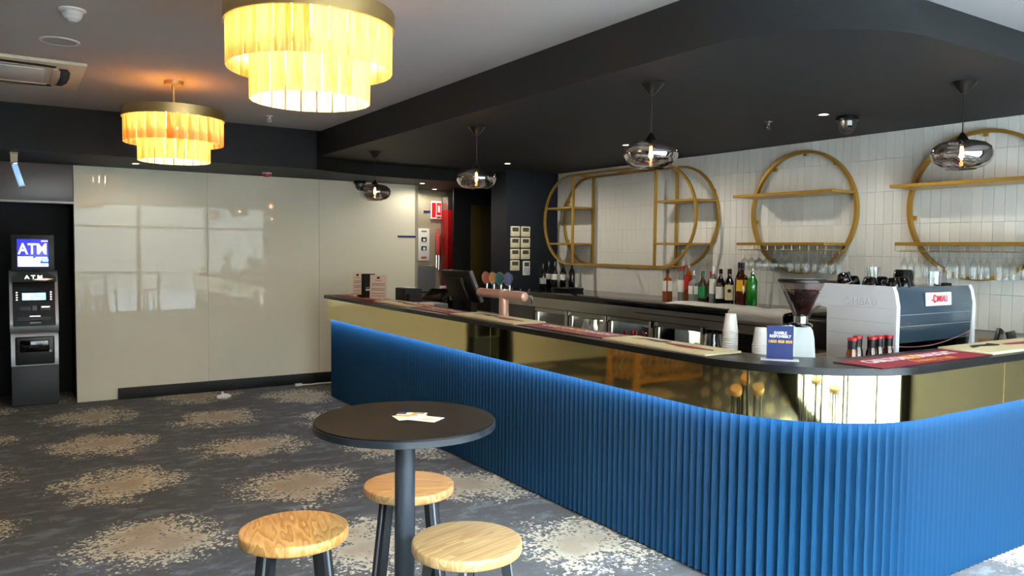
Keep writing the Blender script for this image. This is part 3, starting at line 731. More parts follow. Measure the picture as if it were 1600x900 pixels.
# ================================================================== BEHIND THE BAR
# stainless workbench in an L behind the ledge
wbn = thing('workbench', 'stainless steel workbench behind the bar ledge', 'workbench', (0, 0, 0))
bench = [(3.16, 7.6), (3.16, 2.66)]+arc(3.5, 2.66, .34, PI, 1.5*PI, 10)[1:]+[(5.65, 2.32), (5.65, 3.05), (3.95, 3.05), (3.75, 3.25), (3.75, 7.6)]
MB().prism(bench, .87, .90).build('bench_top', 'steel', wbn)
MB().box(3.2, 3.72, 3.3, 7.55, .3, .33).box(4.0, 5.6, 2.36, 3.0, .3, .33).build('under_shelf', 'steel_dark', wbn)
for (x, y) in ((3.2, 7.5), (3.7, 7.5), (3.2, 5.4), (3.7, 5.4), (3.2, 3.3), (3.7, 3.4), (4.1, 2.4), (4.1, 3.0), (5.5, 2.4), (5.5, 3.0)):
    MB().tube([(x, y, 0), (x, y, .87)], .02, 10).build('leg', 'steel_dark', wbn)

# back counter, apron
bc = thing('back_counter', 'black stone back counter with stainless apron along the tiled wall', 'counter', (0, 0, 0))
MB().box(4.80, 5.655, 3.72, 7.755, 1.075, 1.13, .004).build('counter_top', 'stone_gloss', bc)
MB().box(4.845, 4.865, 3.74, 7.75, .965, 1.075).build('apron', 'steel', bc)
MB().box(4.9, 5.64, 3.76, 4.53, .10, 1.07).build('side_cabinet', 'black_plastic', bc)
MB().box(4.835, 4.843, 3.74, 5.4, 1.02, 1.028).build('apron_rail', 'steel_dark', bc)
MB().box(4.86, 5.64, 7.10, 7.75, .10, 1.07).build('end_cabinet', 'grey_plastic', bc)
MB().box(5.0, 5.6, 3.8, 7.7, 0, .1).build('plinth', 'black_matte', bc)

def bottle(label, x, y, z, h, r, glass, cap, lab=None, group=None, lz=(.18, .52), neck=.34, sh=.60, square=False, neck_lab=None, capf=.14, pourer=False, name='liquor_bottle', cat='bottle'):
    t = thing(name, label, cat, (x, y, z), random.uniform(-.15, .15), group)
    rn = r*neck; n = 20
    prof = [(0, .0), (r*.92, 0), (r, .02*h), (r, sh*h), (r*.86, (sh+.05)*h), (rn*1.25, (sh+.16)*h), (rn, (sh+.22)*h), (rn, (1-capf)*h), (0, (1-capf)*h)]
    b_ = MB()
    if square:
        def sq(hw, zz, c=.25): q = hw*c; return [(hw-q, -hw, zz), (hw, -hw+q, zz), (hw, hw-q, zz), (hw-q, hw, zz), (-hw+q, hw, zz), (-hw, hw-q, zz), (-hw, -hw+q, zz), (-hw+q, -hw, zz)]
        lv = [sq(r*.94, 0), sq(r*.94, sh*h), sq(r*.8, (sh+.06)*h), sq(rn, (sh+.14)*h, .55), sq(rn, (1-capf)*h, .55)]
        vs = [p for l in lv for p in l]; fs = [tuple(range(8))[::-1], tuple(range(32, 40))]
        for i in range(4):
            for q in range(8): fs.append((i*8+q, i*8+(q+1) % 8, (i+1)*8+(q+1) % 8, (i+1)*8+q))
        b_.add(vs, fs)
    else: b_.lathe(prof, n=n)
    b_.build('glass_body', glass, t, 35)
    if pourer:
        MB().lathe([(0, (1-capf)*h), (rn*1.2, (1-capf)*h), (rn*1.1, (1-capf*.7)*h), (rn*.3, (1-capf*.5)*h), (rn*.25, h), (0, h)], n=12).build('pourer', cap, t)
    else: MB().lathe([(0, (1-capf)*h-.002), (rn*1.18, (1-capf)*h-.002), (rn*1.18, h-.002), (rn*1.05, h), (0, h)], n=16).build('cap', cap, t, 30)
    if lab:
        if square:
            w = r*.72
            l_ = MB().box(-r*.94-.0012, -r*.94-.0002, -w, w, lz[0]*h, lz[1]*h).box(-w, w, -r*.94-.0012, -r*.94-.0002, lz[0]*h, lz[1]*h)
        else:
            l_ = MB(); pts = arc(0, 0, r+.0009, PI*.72, PI*1.80, 14); pi_ = arc(0, 0, r+.0001, PI*.72, PI*1.80, 14); l_.strip(pts, pi_, lz[0]*h, lz[1]*h)
        l_.build('label', lab, t, 50)
    if neck_lab: MB().lathe([(rn+.0008, (sh+.24)*h), (rn+.001, (1-capf)*h)], n=14).build('neck_label', neck_lab, t)
    return t
Z1 = 1.1305
G = 'liquor bottles on the back counter'
bottle('amber whiskey bottle with white label and black cap, leftmost of the row', 5.26, 5.42, Z1, .292, .040, 'amber_liquid', 'ink_black', 'label_white', G, (.28, .62), square=True, neck_lab='cap_gold')
bottle('clear bottle with white label and dark red cap', 5.30, 5.271, Z1, .322, .036, 'bottle_clear', 'cap_red', 'label_white', G, (.25, .60))
bottle('tall red-labelled amber bottle with clear pouring spout', 5.30, 5.185, Z1, .366, .040, 'amber_liquid', 'bottle_clear', 'label_red', G, (.30, .62), pourer=True)
bottle('short clear bottle with small white label', 5.24, 5.06, Z1, .285, .040, 'bottle_clear', 'chrome', 'label_white', G, (.26, .52), pourer=True, square=True)
bottle('olive bottle with green label and green cap', 5.28, 4.99, Z1, .285, .038, 'bottle_olive', 'cap_green', 'label_green', G, (.14, .52))
bottle('amber bottle with red cap half hidden by the rum', 5.36, 4.965, Z1, .285, .036, 'amber_liquid', 'cap_red', 'label_cream', G)
bottle('clear rum bottle with long white label and white cap', 5.28, 4.86, Z1, .333, .037, 'bottle_clear', 'cap_white', 'label_white', G, (.26, .66), capf=.2)
bottle('black bottle with plain white label', 5.26, 4.76, Z1, .312, .040, 'bottle_black', 'ink_black', 'label_white', G, (.16, .50))
bottle('all black bottle half hidden between its neighbours', 5.36, 4.755, Z1, .308, .036, 'bottle_black', 'ink_black', None, G)
bottle('dark bottle with cream label bearing a round black emblem', 5.25, 4.648, Z1, .315, .038, 'bottle_black', 'ink_black', 'label_cream', G, (.14, .56))
b9 = C.objects[-1]
bottle('tall black bottle with navy cap behind the cream-labelled one', 5.42, 4.69, Z1, .372, .036, 'bottle_black', 'cap_navy', None, G)
bottle('tall dark amber bottle with slanted yellow label and yellow neck', 5.27, 4.527, Z1, .372, .043, 'dark_amber', 'cap_navy', 'label_yellow', G, (.34, .60), square=True, neck_lab='label_yellow')
bottle('bright green liqueur bottle with chrome pourer, rightmost of the row', 5.29, 4.435, Z1, .322, .043, 'bottle_green', 'chrome', None, G, sh=.66, pourer=True)
MB().lathe([(0, 0), (.017, 0), (.017, .001), (0, .001)], n=18).build('emblem', 'ink_black', [o for o in C.objects if o.get('label', '').startswith('dark bottle with cream')][0])
em = [o for o in C.objects if o.name.startswith('emblem')][-1]; em.location = (-.0305, -.0245, .125); em.rotation_euler = (PI/2, 0, -PI/3.6)
GW = 'wine bottles at the far end of the back counter'
for (x, y, l_) in ((5.28, 7.52, 'shorter wine bottle with grey label, leftmost of the wine'), (5.42, 7.60, 'wine bottle with high cream label, second from the left'), (5.40, 7.45, 'wine bottle with a cream label, middle of the wine'), (5.46, 7.36, 'wine bottle with cream label, second from the right'), (5.52, 7.27, 'plain dark wine bottle at the right of the wine')):
    sh_ = 'leftmost' in l_ and 'shorter' in l_
    bottle(l_, x, y, Z1, .30 if sh_ else .325, .038, 'bottle_black', 'bottle_black', None if 'plain' in l_ else ('ceramic_grey' if sh_ else 'label_white'), GW, (.20, .44) if sh_ else (.34, .54), neck=.36, name='wine_bottle')
t = thing('serving_tray', 'stack of round black serving trays on the back counter', 'tray', (5.24, 6.98, Z1))
for k in range(2): MB().lathe([(0, .004), (.17, .004), (.178, .024), (.184, .024), (.176, 0), (0, 0)], (0, 0, k*.014), 40).build('tray', 'black_plastic', t)
# fridges
def fridge(label, y0, y1):
    t = thing('bottle_fridge', label, 'fridge', (4.865, (y0+y1)/2, 0), 0, 'under-counter bottle fridges'); w = (y1-y0)/2-.003
    MB().box(0.02, .70, -w, -w+.02, .10, .96).box(.02, .70, w-.02, w, .10, .96).box(.68, .70, -w, w, .10, .96).box(.02, .70, -w, w, .10, .13).box(.02, .70, -w, w, .94, .96).build('cabinet', 'steel_dark', t)
    MB().box(.66, .68, -w+.02, w-.02, .13, .94).build('liner', 'white_plastic', t)
    d = MB().box(-.005, .02, -w, -w+.055, .13, .955, .003).box(-.005, .02, w-.055, w, .13, .955, .003).box(-.005, .02, -w+.055, w-.055, .13, .18).box(-.005, .02, -w+.055, w-.055, .915, .955).build('door_frame', 'steel', t)
    MB().box(.004, .010, -w+.055, w-.055, .18, .915).build('door_glass', 'fridge_glass', d)
    MB().tube([(-.006, w-.028, .50), (-.03, w-.028, .52), (-.03, w-.028, .9), (-.006, w-.028, .92)], .008, 8).build('door_handle', 'black_plastic', d)
    MB().box(-.012, -.004, -w+.0, -w+.02, .90, .955).build('hinge', 'chrome', d)
    MB().box(.024, .034, -w+.06, w-.06, .925, .938).build('lamp_strip', 'screen_white', t); bulb_light('fridge_light', (.2, 0, .9), 1.6, t, (1, .95, .85), .04)
    for z in (.36, .58): MB().box(.06, .64, -w+.025, w-.025, z, z+.008).build('shelf', 'steel', t)
    return t
fridge('bottle fridge nearest the beer tap, holding glasses', 6.46, 7.07)
fridge('bottle fridge with four cream-capped bottles', 5.83, 6.45)
fridge('bottle fridge with dark bottles and a lit white panel', 5.18, 5.82)
fridge('bottle fridge nearest the paper cups with white boxes', 4.55, 5.17)
for k in range(4): bottle(('leftmost cream bottle', 'cream bottle second from left', 'cream bottle third from left', 'rightmost cream bottle')[k]+' in the fridge of cream-capped bottles', 5.02+.01*k, 6.36-.12*k, .588, .29, .045, 'label_white', 'cream_plastic', None, 'cream bottles in the fridge', sh=.7, neck=.55, capf=.22, name='cream_bottle')
for k in range(5): bottle('dark beer bottle, %s from the left, in the fridge with the lit panel' % ('first', 'second', 'third', 'fourth', 'fifth')[k], 5.0+.03*(k % 2), 5.72-.075*k, .588, .235, .031, 'dark_amber', 'cap_red', 'label_cream', 'beer bottles in the fridge', name='beer_bottle')
for k in range(3): bottle('small clear bottle, %s from the left, in the fridge nearest the tap' % ('first', 'second', 'third')[k], 5.05, 6.93-.14*k, .588, .20, .03, 'bottle_clear', 'chrome', None, 'clear bottles in the fridge', name='mixer_bottle')
t = thing('fridge_lamp_panel', 'white light panel inside the third fridge', 'light panel', (5.42, 5.42, .588)); MB().box(0, .02, -.18, .2, .22, .30, .003).build('diffuser', 'screen_white', t); MB().box(.02, .03, -.19, .21, 0, .31).build('backing', 'white_plastic', t)
for k, (y, z, lb) in enumerate(((4.98, .588, 'upper'), (4.86, .588, 'second'))):
    t = thing('paper_carton', ('tall' if k == 0 else 'low')+' white carton inside the fridge nearest the paper cups', 'box', (5.12+.03*k, y-.06*k, z)); hh = .30 if k == 0 else .2
    MB().box(-.1, .1, -.09+.1*k, .09-.1*k*.3, 0, hh, .002).build('carton_body', 'white_paper', t); MB().box(-.1, .1, -.08+.1*k, .08-.1*k*.3, hh, hh+.006).build('carton_lid', 'cream_plastic', t)

# cloths
def cloth(label, x0, x1, y0, y1, z, drop, nx=16, ny=20, seed=1, amp=.012):
    rr = random.Random(seed); ph = [rr.uniform(0, 6) for _ in range(6)]
    t = thing('bar_towel', label, 'towel', (x0, (y0+y1)/2, z)); vs = []; tot = (x1-x0)+drop
    for i in range(nx+1):
        s_ = tot*i/nx
        for j in range(ny+1):
            v = j/ny; yy = (y0-y1)/2+(y1-y0)*v
            w = amp*(.5+.5*math.sin(9*v+ph[0]+3*s_)*math.cos(14*s_+ph[1]+4*v))+.006
            edge = .03*math.sin(7*v+ph[2])+.02*math.sin(17*v+ph[3])
            if s_ < drop: x, zz = -.012-.4*w, -(drop-s_)
            else: x, zz = (s_-drop)*(1+edge*1.2)-.006, w*min(1, (s_-drop)/.03+.3)
            vs.append((x, yy+.02*math.sin(11*s_+ph[4]), zz))
    fs = [(i*(ny+1)+j, (i+1)*(ny+1)+j, (i+1)*(ny+1)+j+1, i*(ny+1)+j+1) for i in range(nx) for j in range(ny)]
    o = MB().add(vs, fs).build('cloth', 'cloth', t, 180); sm = o.modifiers.new('thick', 'SOLIDIFY'); sm.thickness = .004; sm.offset = 1
    hem = MB().tube([(vs[(nx)*(ny+1)+j][0], vs[(nx)*(ny+1)+j][1], vs[(nx)*(ny+1)+j][2]+.003) for j in range(ny+1)], .004, 6); hem.build('hem', 'ink_grey', t)
cloth('crumpled white towel lying flat below the liquor bottles', 4.83, 5.13, 4.30, 5.0, Z1+.001, 0, seed=3)
cloth('white towel hanging over the edge of the back counter', 4.80, 5.1, 3.74, 4.26, Z1+.001, .085, seed=5, amp=.016)
t = thing('glass_washer', 'black glass washer beside the hanging towel', 'glass washer', (5.2, 3.42, 0))
MB().box(-.32, .42, -.27, .27, .02, 1.12, .035, 4).build('body', 'black_plastic', t); MB().box(-.335, -.32, -.24, .24, .5, .9, .004).build('door', 'steel_dark', t); MB().box(-.25, .3, -.2, .2, 1.12, 1.15, .01).build('lid', 'black_matte', t)
MB().box(-.31, -.25, -.24, .24, 0, .02).build('foot_rail', 'black_matte', t)
t = thing('steel_shelf_rack', 'open steel shelf below the hanging towel', 'shelf', (4.80, 4.1, 0))
MB().box(0, .09, -.36, .40, .955, .963).build('upper_shelf', 'steel', t); MB().box(0, .09, -.36, .40, .5, .508).build('lower_shelf', 'steel', t)
for (x, y) in ((.01, -.35), (.08, -.35), (.01, .39), (.08, .39)): MB().tube([(x, y, 0), (x, y, .96)], .008, 8).build('post', 'steel_dark', t)

# ================================================================== GOLD SHELVES ON THE TILES
def stadium(y0, y1, z0, z1, n=18):
    r = (z1-z0)/2; zc = (z0+z1)/2
    return arc(y1-r, zc, r, -PI/2, PI/2, n)+arc(y0+r, zc, r, PI/2, 1.5*PI, n)
t = thing('oval_wall_shelf', 'large oval gold metal wall shelf with double hoops and open centre', 'wall shelf', (0, 0, 0))
for (x0, x1) in ((5.335, 5.36), (5.625, 5.65)):
    MB().ring_x(stadium(5.14, 7.60, 1.42, 2.445), stadium(5.162, 7.578, 1.442, 2.423), x0, x1).build('hoop', 'gold_paint', t)
for y in (7.04, 5.70):
    for (x0, x1) in ((5.335, 5.36), (5.625, 5.65)): MB().box(x0, x1, y-.011, y+.011, 1.43, 2.435).build('upright', 'gold_paint', t)
for z in (2.076, 1.664):
    hw = .5125; dz = z-1.9325; ch = math.sqrt(hw*hw-dz*dz)
    MB().box(5.335, 5.65, 7.04, 7.0875+ch-.012, z-.011, z+.011, .002, 1).build('shelf_board', 'gold_paint', t)
    MB().box(5.335, 5.65, 5.6525-ch+.012, 5.70, z-.011, z+.011, .002, 1).build('shelf_board', 'gold_paint', t)
for (y, z) in ((6.37, 2.434), (6.37, 1.431), (7.04, 2.434), (5.70, 2.434), (7.04, 1.431), (5.70, 1.431)): MB().box(5.335, 5.65, y-.012, y+.012, z-.011, z+.011).build('cross_bar', 'gold_paint', t)
for (a, s_) in ((.5, 1), (-.5, 1), (2.64, -1), (-2.64, -1)): 
    yc = 7.0875 if s_ > 0 else 5.6525
    MB().box(5.64, 5.66, yc+.495*math.cos(a)-.015, yc+.495*math.cos(a)+.015, 1.9325+.495*math.sin(a)-.015, 1.9325+.495*math.sin(a)+.015).build('clip', 'gold_paint', t)
def circle_shelf(label, yc, r=.52, zc=1.932):
    t = thing('round_wall_shelf', label, 'wall shelf', (0, 0, 0), 0, 'round gold wall shelves')
    po = [(yc+r*math.cos(2*PI*i/72), zc+r*math.sin(2*PI*i/72)) for i in range(72)]; pi_ = [(yc+(r-.024)*math.cos(2*PI*i/72), zc+(r-.024)*math.sin(2*PI*i/72)) for i in range(72)]
    MB().ring_x(po, pi_, 5.60, 5.64).build('hoop', 'gold_paint', t)
    for z in (2.076, 1.664):
        ch = math.sqrt(r*r-(z-zc)**2)-.01
        MB().box(5.32, 5.645, yc-ch, yc+ch, z-.012, z+.012, .002, 1).build('shelf_board', 'gold_paint', t)
    for a in (PI/2, .9, 2.2, 3.3, -.15, -PI/2): MB().box(5.636, 5.66, yc+(r-.03)*math.cos(a)-.014, yc+(r-.03)*math.cos(a)+.014, zc+(r-.03)*math.sin(a)-.016, zc+(r-.03)*math.sin(a)+.016).build('clip', 'gold_paint', t)
    for k in range(6):
        y = yc+.40-.16*k
        MB().tube([(5.34, y+.04, 1.652), (5.34, y+.04, 1.615), (5.34, y+.015, 1.612)], .0035, 6).tube([(5.34, y-.04, 1.652), (5.34, y-.04, 1.615), (5.34, y-.015, 1.612)], .0035, 6).tube([(5.34, y+.015, 1.612), (5.63, y+.015, 1.612)], .0035, 6).tube([(5.34, y-.015, 1.612), (5.63, y-.015, 1.612)], .0035, 6).build('glass_rail', 'brass_satin', t)
    return t
circle_shelf('round gold shelf in the middle with hanging wine glasses', 4.21)
circle_shelf('round gold shelf at the right edge with hanging glasses', 2.765)
def glass_mesh(kind):
    if kind == 'wine': p = [(.032, 0), (.032, -.003), (.006, -.008), (.0035, -.015), (.0035, -.075), (.012, -.085), (.034, -.105), (.040, -.13), (.036, -.165), (.031, -.185)]
    else: p = [(.028, 0), (.028, -.003), (.005, -.008), (.0035, -.015), (.0035, -.055), (.010, -.068), (.022, -.10), (.025, -.14), (.023, -.175), (.021, -.195)]
    return MB().lathe(p, n=20).mesh('bowl', M('clear_glass'), 60), MB().lathe([(p[-1][0], p[-1][1]), (p[-1][0]+.0012, p[-1][1]-.001), (p[-1][0]-.0012, p[-1][1]-.002)], n=20, closed=True).mesh('rim', M('clear_glass'))
ORD = ('first', 'second', 'third', 'fourth', 'fifth', 'sixth'); DEP = ('front', 'middle', 'rearmost')
GM = {k: glass_mesh(k) for k in ('wine', 'flute')}
def hang(kind, label, x, y, group):
    t = thing('wine_glass' if kind == 'wine' else 'champagne_flute', label, 'glass', (x, y, 1.6235), 0, group)
    link('bowl', GM[kind][0], t); link('rim', GM[kind][1], t)
for k in range(6):
    for d in range(3):
        kind = 'wine' if k < 3 else 'flute'
        hang(kind, '%s upturned %s on the %s rail from the left, middle round shelf' % (DEP[d], 'wine glass' if kind == 'wine' else 'champagne flute', ORD[k]), 5.39+.09*d, 4.61-.16*k, ('wine glasses' if kind == 'wine' else 'champagne flutes')+' under the middle round shelf')
for k in range(6):
    for d in range(3):
        kind = 'wine' if k == 5 else 'flute'
        hang(kind, '%s upturned %s on the %s rail from the left, right-hand round shelf' % (DEP[d], 'wine glass' if kind == 'wine' else 'champagne flute', ORD[k]), 5.39+.09*d, 3.165-.16*k, ('wine glasses' if kind == 'wine' else 'champagne flutes')+' under the right-hand round shelf')

# ================================================================== COFFEE MACHINE CORNER
cm = thing('coffee_machine', 'white espresso machine with dark blue-grey back and red logo plate', 'coffee machine', (4.13, 2.45, .9))
side = [(.0, .03), (.0, .40), (.015, .475), (.03, .51), (.60, .515), (.60, .385), (.44, .37), (.43, .03)]
MB().prism_x(side, -.012, .022).build('side_panel', 'coffee_white', cm, 20)
MB().prism_x(side, .80, .834).build('side_panel', 'coffee_white', cm, 20)
bk = MB().prism_x([(.012, .20), (.004, .40), (.018, .475), (.034, .505), (.06, .505), (.06, .12), (.03, .12)], .022, .80).build('back_panel', 'coffee_back', cm, 25)
MB().prism_x([(.03, .03), (.06, .03), (.06, .125), (.03, .125), (.018, .20), (.012, .21)], .022, .80).build('lower_panel', 'black_gloss', cm, 25)
for z in (.35, .285): MB().box(.03, .79, -.0015, .004, z, z+.003).build('trim_line', 'coffee_line', bk)
pts = [(.03+.76*i/16, .008, .175+.055*(i/16)**2-.02*math.sin(PI*i/16)) for i in range(17)]
MB().tube(pts, .0022, 6).build('curved_trim', 'coffee_red', bk)
lp = MB().box(.275, .545, -.002, .012, .395, .475, .006, 3).build('logo_plate', 'cap_white', bk); lp.rotation_euler = (-.06, 0, 0); lp.location = (0, -.03, 0)
text('logo_lettering', 'CIMBALI', .05, (.42, -.004, .435), FACE_FRONT, 'logo_red', lp, .0008, .0005, .14)
text('logo_lettering', '-C', .068, (.345, -.004, .435), FACE_FRONT, 'logo_red', lp, .0008, .0005, .045)
text('side_lettering', 'CIMBALI', .06, (-.0125, .22, .415), FACE_LEFT, 'coffee_emboss', cm, .0006, 0, .21)
for z in (.385, .305, .225, .145, .075): MB().box(-.0135, -.011, .012, .425 if z < .38 else .59, z, z+.003).build('panel_groove', 'coffee_emboss', cm)
MB().box(.022, .80, .06, .50, .40, .485, .004).build('boiler_housing', 'steel_dark', cm)
MB().box(.022, .80, .06, .30, .05, .40).build('splash_back', 'black_plastic', cm)
MB().box(.02, .80, .06, .56, .485, .497).build('cup_tray', 'steel', cm)
MB().box(.0, .82, .28, .56, .03, .07, .004).build('drip_tray', 'steel', cm)
for x in (.25, .55): MB().cyl((x, .40, 0), .035, .31, .40, 20).build('brew_group', 'chrome', cm)
for x in (-.02, .74): 
    w = MB().tube([(x+.04, .50, .38), (x+.03, .56, .33), (x+.02, .60, .24), (x+.03, .57, .12)], .007, 8).build('steam_wand', 'chrome', cm)
for (x, y) in ((.05, .1), (.77, .1), (.05, .38), (.77, .38)): MB().cyl((x, y, 0), .022, 0, .03, 14).build('foot', 'black_plastic', cm)
# cups on the machine
cupb = [(0, .058), (.02, .058), (.03, .052), (.040, .02), (.042, 0), (.0395, 0), (.037, .02), (.027, .049), (0, .054)]
def cup(label, x, y, z, tilt=(0, 0, 0)):
    t = thing('coffee_cup', label, 'cup', (x, y, z), 0, 'black cups on the coffee machine'); t.rotation_euler = tilt
    MB().lathe(cupb, n=28).build('bowl', 'cup_black', t, 50)
    MB().lathe([(.0395, -.0004), (.0424, -.0004), (.0424, .0022), (.0395, .0022)], n=28, closed=True).build('rim', 'cup_white', t)
    MB().tube([(.038, 0, .045), (.06, 0, .042), (.066, 0, .03), (.058, 0, .017), (.040, 0, .014)], .0045, 8).build('handle', 'cup_black', t)
ZT = 1.3975
CUPS = [(4.30, 2.90, 'tilted black cup at the left of the coffee machine top', (.0, -.35, 0)), (4.26, 2.70, 'upturned black cup with its white rim over the side panel', (0, 0, .5)), (4.37, 2.78, 'black cup behind the white-rimmed one', (0, 0, 1)),
        (4.36, 2.62, 'upturned black cup third along the front edge', (0, 0, 2)), (4.46, 2.62, 'upturned black cup fourth along the front edge', (0, 0, .2)), (4.47, 2.76, 'black cup in the second row behind the front edge', (0, 0, 3)), (4.42, 2.92, 'black cup in the rear row of the machine top', (0, 0, 2))]
for x, y, l_, tl in CUPS: cup(l_, x, y, ZT+(.02 if tl[1] else 0), tl)
t = thing('cup_pad', 'flat black mat under the cups at the left of the machine top', 'mat', (4.24, 2.98, ZT)); MB().box(-.06, .12, -.07, .07, 0, .02, .005).build('pad', 'black_plastic', t); MB().box(-.05, .11, -.06, .06, .02, .024, .002).build('pad_inset', 'black_matte', t)
t = thing('milk_jug', 'large black jug lying beside the clear glass on the machine', 'jug', (4.63, 2.72, ZT)); MB().lathe([(0, .10), (.045, .10), (.055, .09), (.062, .02), (.064, 0), (0, 0)], n=30).build('body', 'cup_black', t, 40); MB().tube([(.055, 0, .085), (.10, 0, .075), (.10, 0, .03), (.06, 0, .02)], .006, 8).build('handle', 'cup_black', t); MB().lathe([(.062, 0), (.0665, 0), (.0665, .006), (.062, .006)], n=30, closed=True).build('rim', 'cup_black', t)
def tumbler(label, x, y, z, h, r, grp=None):
    t = thing('glass_tumbler', label, 'glass', (x, y, z), 0, grp); MB().lathe([(0, .006), (r*.85, .006), (r*.88, 0), (r, h), (r-.0025, h), (r*.84, .012), (0, .012)], n=26).build('glass_wall', 'clear_glass', t, 60); MB().lathe([(r-.003, h), (r+.0008, h), (r+.0008, h+.0015), (r-.003, h+.0015)], n=26, closed=True).build('rim', 'clear_glass', t)
tumbler('clear glass tumbler on the coffee machine top', 4.72, 2.58, ZT, .09, .045); tumbler('clear glass behind the black jug', 4.60, 2.90, ZT, .11, .04)
t = thing('tamper_block', 'small flat black block at the right of the machine top', 'block', (4.86, 2.60, ZT)); MB().box(-.05, .05, -.03, .03, 0, .018, .004).build('block_body', 'black_plastic', t); MB().box(-.045, .045, -.025, .025, .018, .020).build('block_top', 'black_matte', t)

# grinder
gx, gy = 3.42, 2.55
gr = thing('coffee_grinder', 'white coffee grinder with clear conical hopper full of beans', 'coffee grinder', (gx, gy, .9), -.9)
vs = []
for z, w, d in ((0, .080, .095), (.02, .082, .098), (.26, .066, .075), (.30, .058, .062), (.318, .046, .05)):
    q = .25
    for (u, v) in ((1-q, -1), (1, -1+q), (1, 1-q), (1-q, 1), (-1+q, 1), (-1, 1-q), (-1, -1+q), (-1+q, -1)): vs.append((u*w, v*d, z))
fs = [tuple(range(8))[::-1], tuple(range(32, 40))]+[(i*8+q, i*8+(q+1) % 8, (i+1)*8+(q+1) % 8, (i+1)*8+q) for i in range(4) for q in range(8)]
MB().add(vs, fs).build('body', 'grinder_white', gr, 20)
MB().lathe([(0, .316), (.058, .316), (.06, .325), (.05, .332), (.036, .335), (.036, .368), (0, .368)], n=28).build('collar', 'chrome', gr, 30)
MB().lathe([(.030, .366), (.040, .376), (.108, .535), (.110, .545)], n=40).build('hopper', 'hopper_glass', gr, 60)
bm_ = MB().lathe([(0, .37), (.028, .37), (.038, .38), (.0885, .497), (.05, .503), (0, .500)], n=40).build('bean_fill', 'coffee_bean', gr, 60)
rb = MB(); rr = random.Random(2)
for k in range(620):
    if k < 470:
        h_ = rr.uniform(.385, .497); rad = .038+(h_-.38)*.432-.002; a = rr.uniform(0, 2*PI)
    else: h_ = .502; rad = .085*math.sqrt(rr.random()); a = rr.uniform(0, 2*PI)
    c_ = Vector((rad*math.cos(a), rad*math.sin(a), h_)); rot = Matrix.Rotation(rr.uniform(0, PI), 3, Vector((rr.random(), rr.random(), rr.random())).normalized())
    vv = [c_+rot @ Vector(p) for p in ((.006, 0, 0), (-.006, 0, 0), (0, .004, 0), (0, -.004, 0), (0, 0, .003), (0, 0, -.003))]
    rb.add(vv, [(0, 2, 4), (2, 1, 4), (1, 3, 4), (3, 0, 4), (2, 0, 5), (1, 2, 5), (3, 1, 5), (0, 3, 5)])
o = rb.build('coffee_beans', 'coffee_bean', gr, 180); o['kind'] = 'stuff'
MB().lathe([(0, .562), (.112, .562), (.118, .557), (.118, .545), (.108, .542), (0, .542)], n=40).build('lid', 'black_plastic', gr, 30)
MB().box(-.01, .012, .06, .12, .12, .15, .003).build('portafilter_fork', 'chrome', gr)
MB().box(-.03, .03, -.1, -.094, .03, .045).build('maker_plate', 'ceramic_grey', gr)

# paper cups, each nested in the next
pc = MB().lathe([(0, .0), (.0285, 0), (.029, .004), (.040, .088), (.0425, .089), (.0425, .093), (.040, .094), (.038, .088), (.0275, .006), (0, .006)], n=26)
pcm = pc.mesh('cup_wall', M('cup_white'), 40)
pcb = MB().lathe([(.0282, -.0005), (.0292, -.0005), (.0292, .005), (.0282, .005)], n=26, closed=True).mesh('cup_base', M('cup_white'))
def cups(x, y, n, gap, which, grp):
    for k in range(n):
        z = .9005+.094+gap*k
        lb = ('top paper cup of the %s upturned stack' % which) if k == n-1 else ('%s paper cup from the bottom of the %s upturned stack' % (NUM[k], which))
        t = thing('paper_cup', lb, 'paper cup', (x, y, z), 0, grp); t.rotation_euler = (PI, 0, 0)
        link('cup_wall', pcm, t); link('cup_base', pcb, t)
NUM = ['first', 'second', 'third', 'fourth', 'fifth', 'sixth', 'seventh', 'eighth', 'ninth', 'tenth', 'eleventh', 'twelfth', 'thirteenth', 'fourteenth', 'fifteenth', 'sixteenth', 'seventeenth', 'eighteenth', 'nineteenth', 'twentieth', 'twenty-first', 'twenty-second']
cups(3.285, 2.895, 22, .0126, 'taller', 'paper cups in the taller stack'); cups(3.30, 2.705, 17, .0129, 'shorter', 'paper cups in the shorter stack')
# crumpled clear bag
t = thing('plastic_pitcher', 'clear plastic pitcher beside the taller paper cup stack', 'pitcher', (3.30, 3.03, .9))
MB().lathe([(0, .004), (.052, .004), (.055, .01), (.062, .15), (.05, .19), (.045, .235), (.042, .235), (.047, .19), (.058, .15), (.05, .014), (0, .01)], n=22).build('vessel', 'clear_glass', t, 25)
MB().tube([(-.055, .02, .17), (-.09, .03, .16), (-.092, .03, .08), (-.058, .02, .05)], .006, 8).build('handle', 'clear_glass', t)
# sign
t = thing('counter_sign', 'blue gambling help sign in a clear stand on the bar corner', 'sign', (3.025, 2.365, 1.0905), -.88)
MB().box(-.085, .085, -.03, .035, 0, .005, .001, 1).build('stand_base', 'cap_white', t)
MB().box(-.061, .061, .004, .008, .005, .165).build('stand_pane', 'clear_glass', t)
cdo = MB().box(-.059, .059, .0005, .003, .006, .162).build('card', 'sign_blue', t); cdo.rotation_euler = (0, 0, 0)
text('lettering', 'GAMBLE', .018, (0, -.0003, .128), FACE_FRONT, 'cap_white', t, .0004, .0007, .058)
text('lettering', 'RESPONSIBLY', .018, (0, -.0003, .112), FACE_FRONT, 'cap_white', t, .0004, .0007, .096)
text('lettering', '1800 858 858', .018, (0, -.0003, .087), FACE_FRONT, 'sign_yellow', t, .0004, .0006, .104)
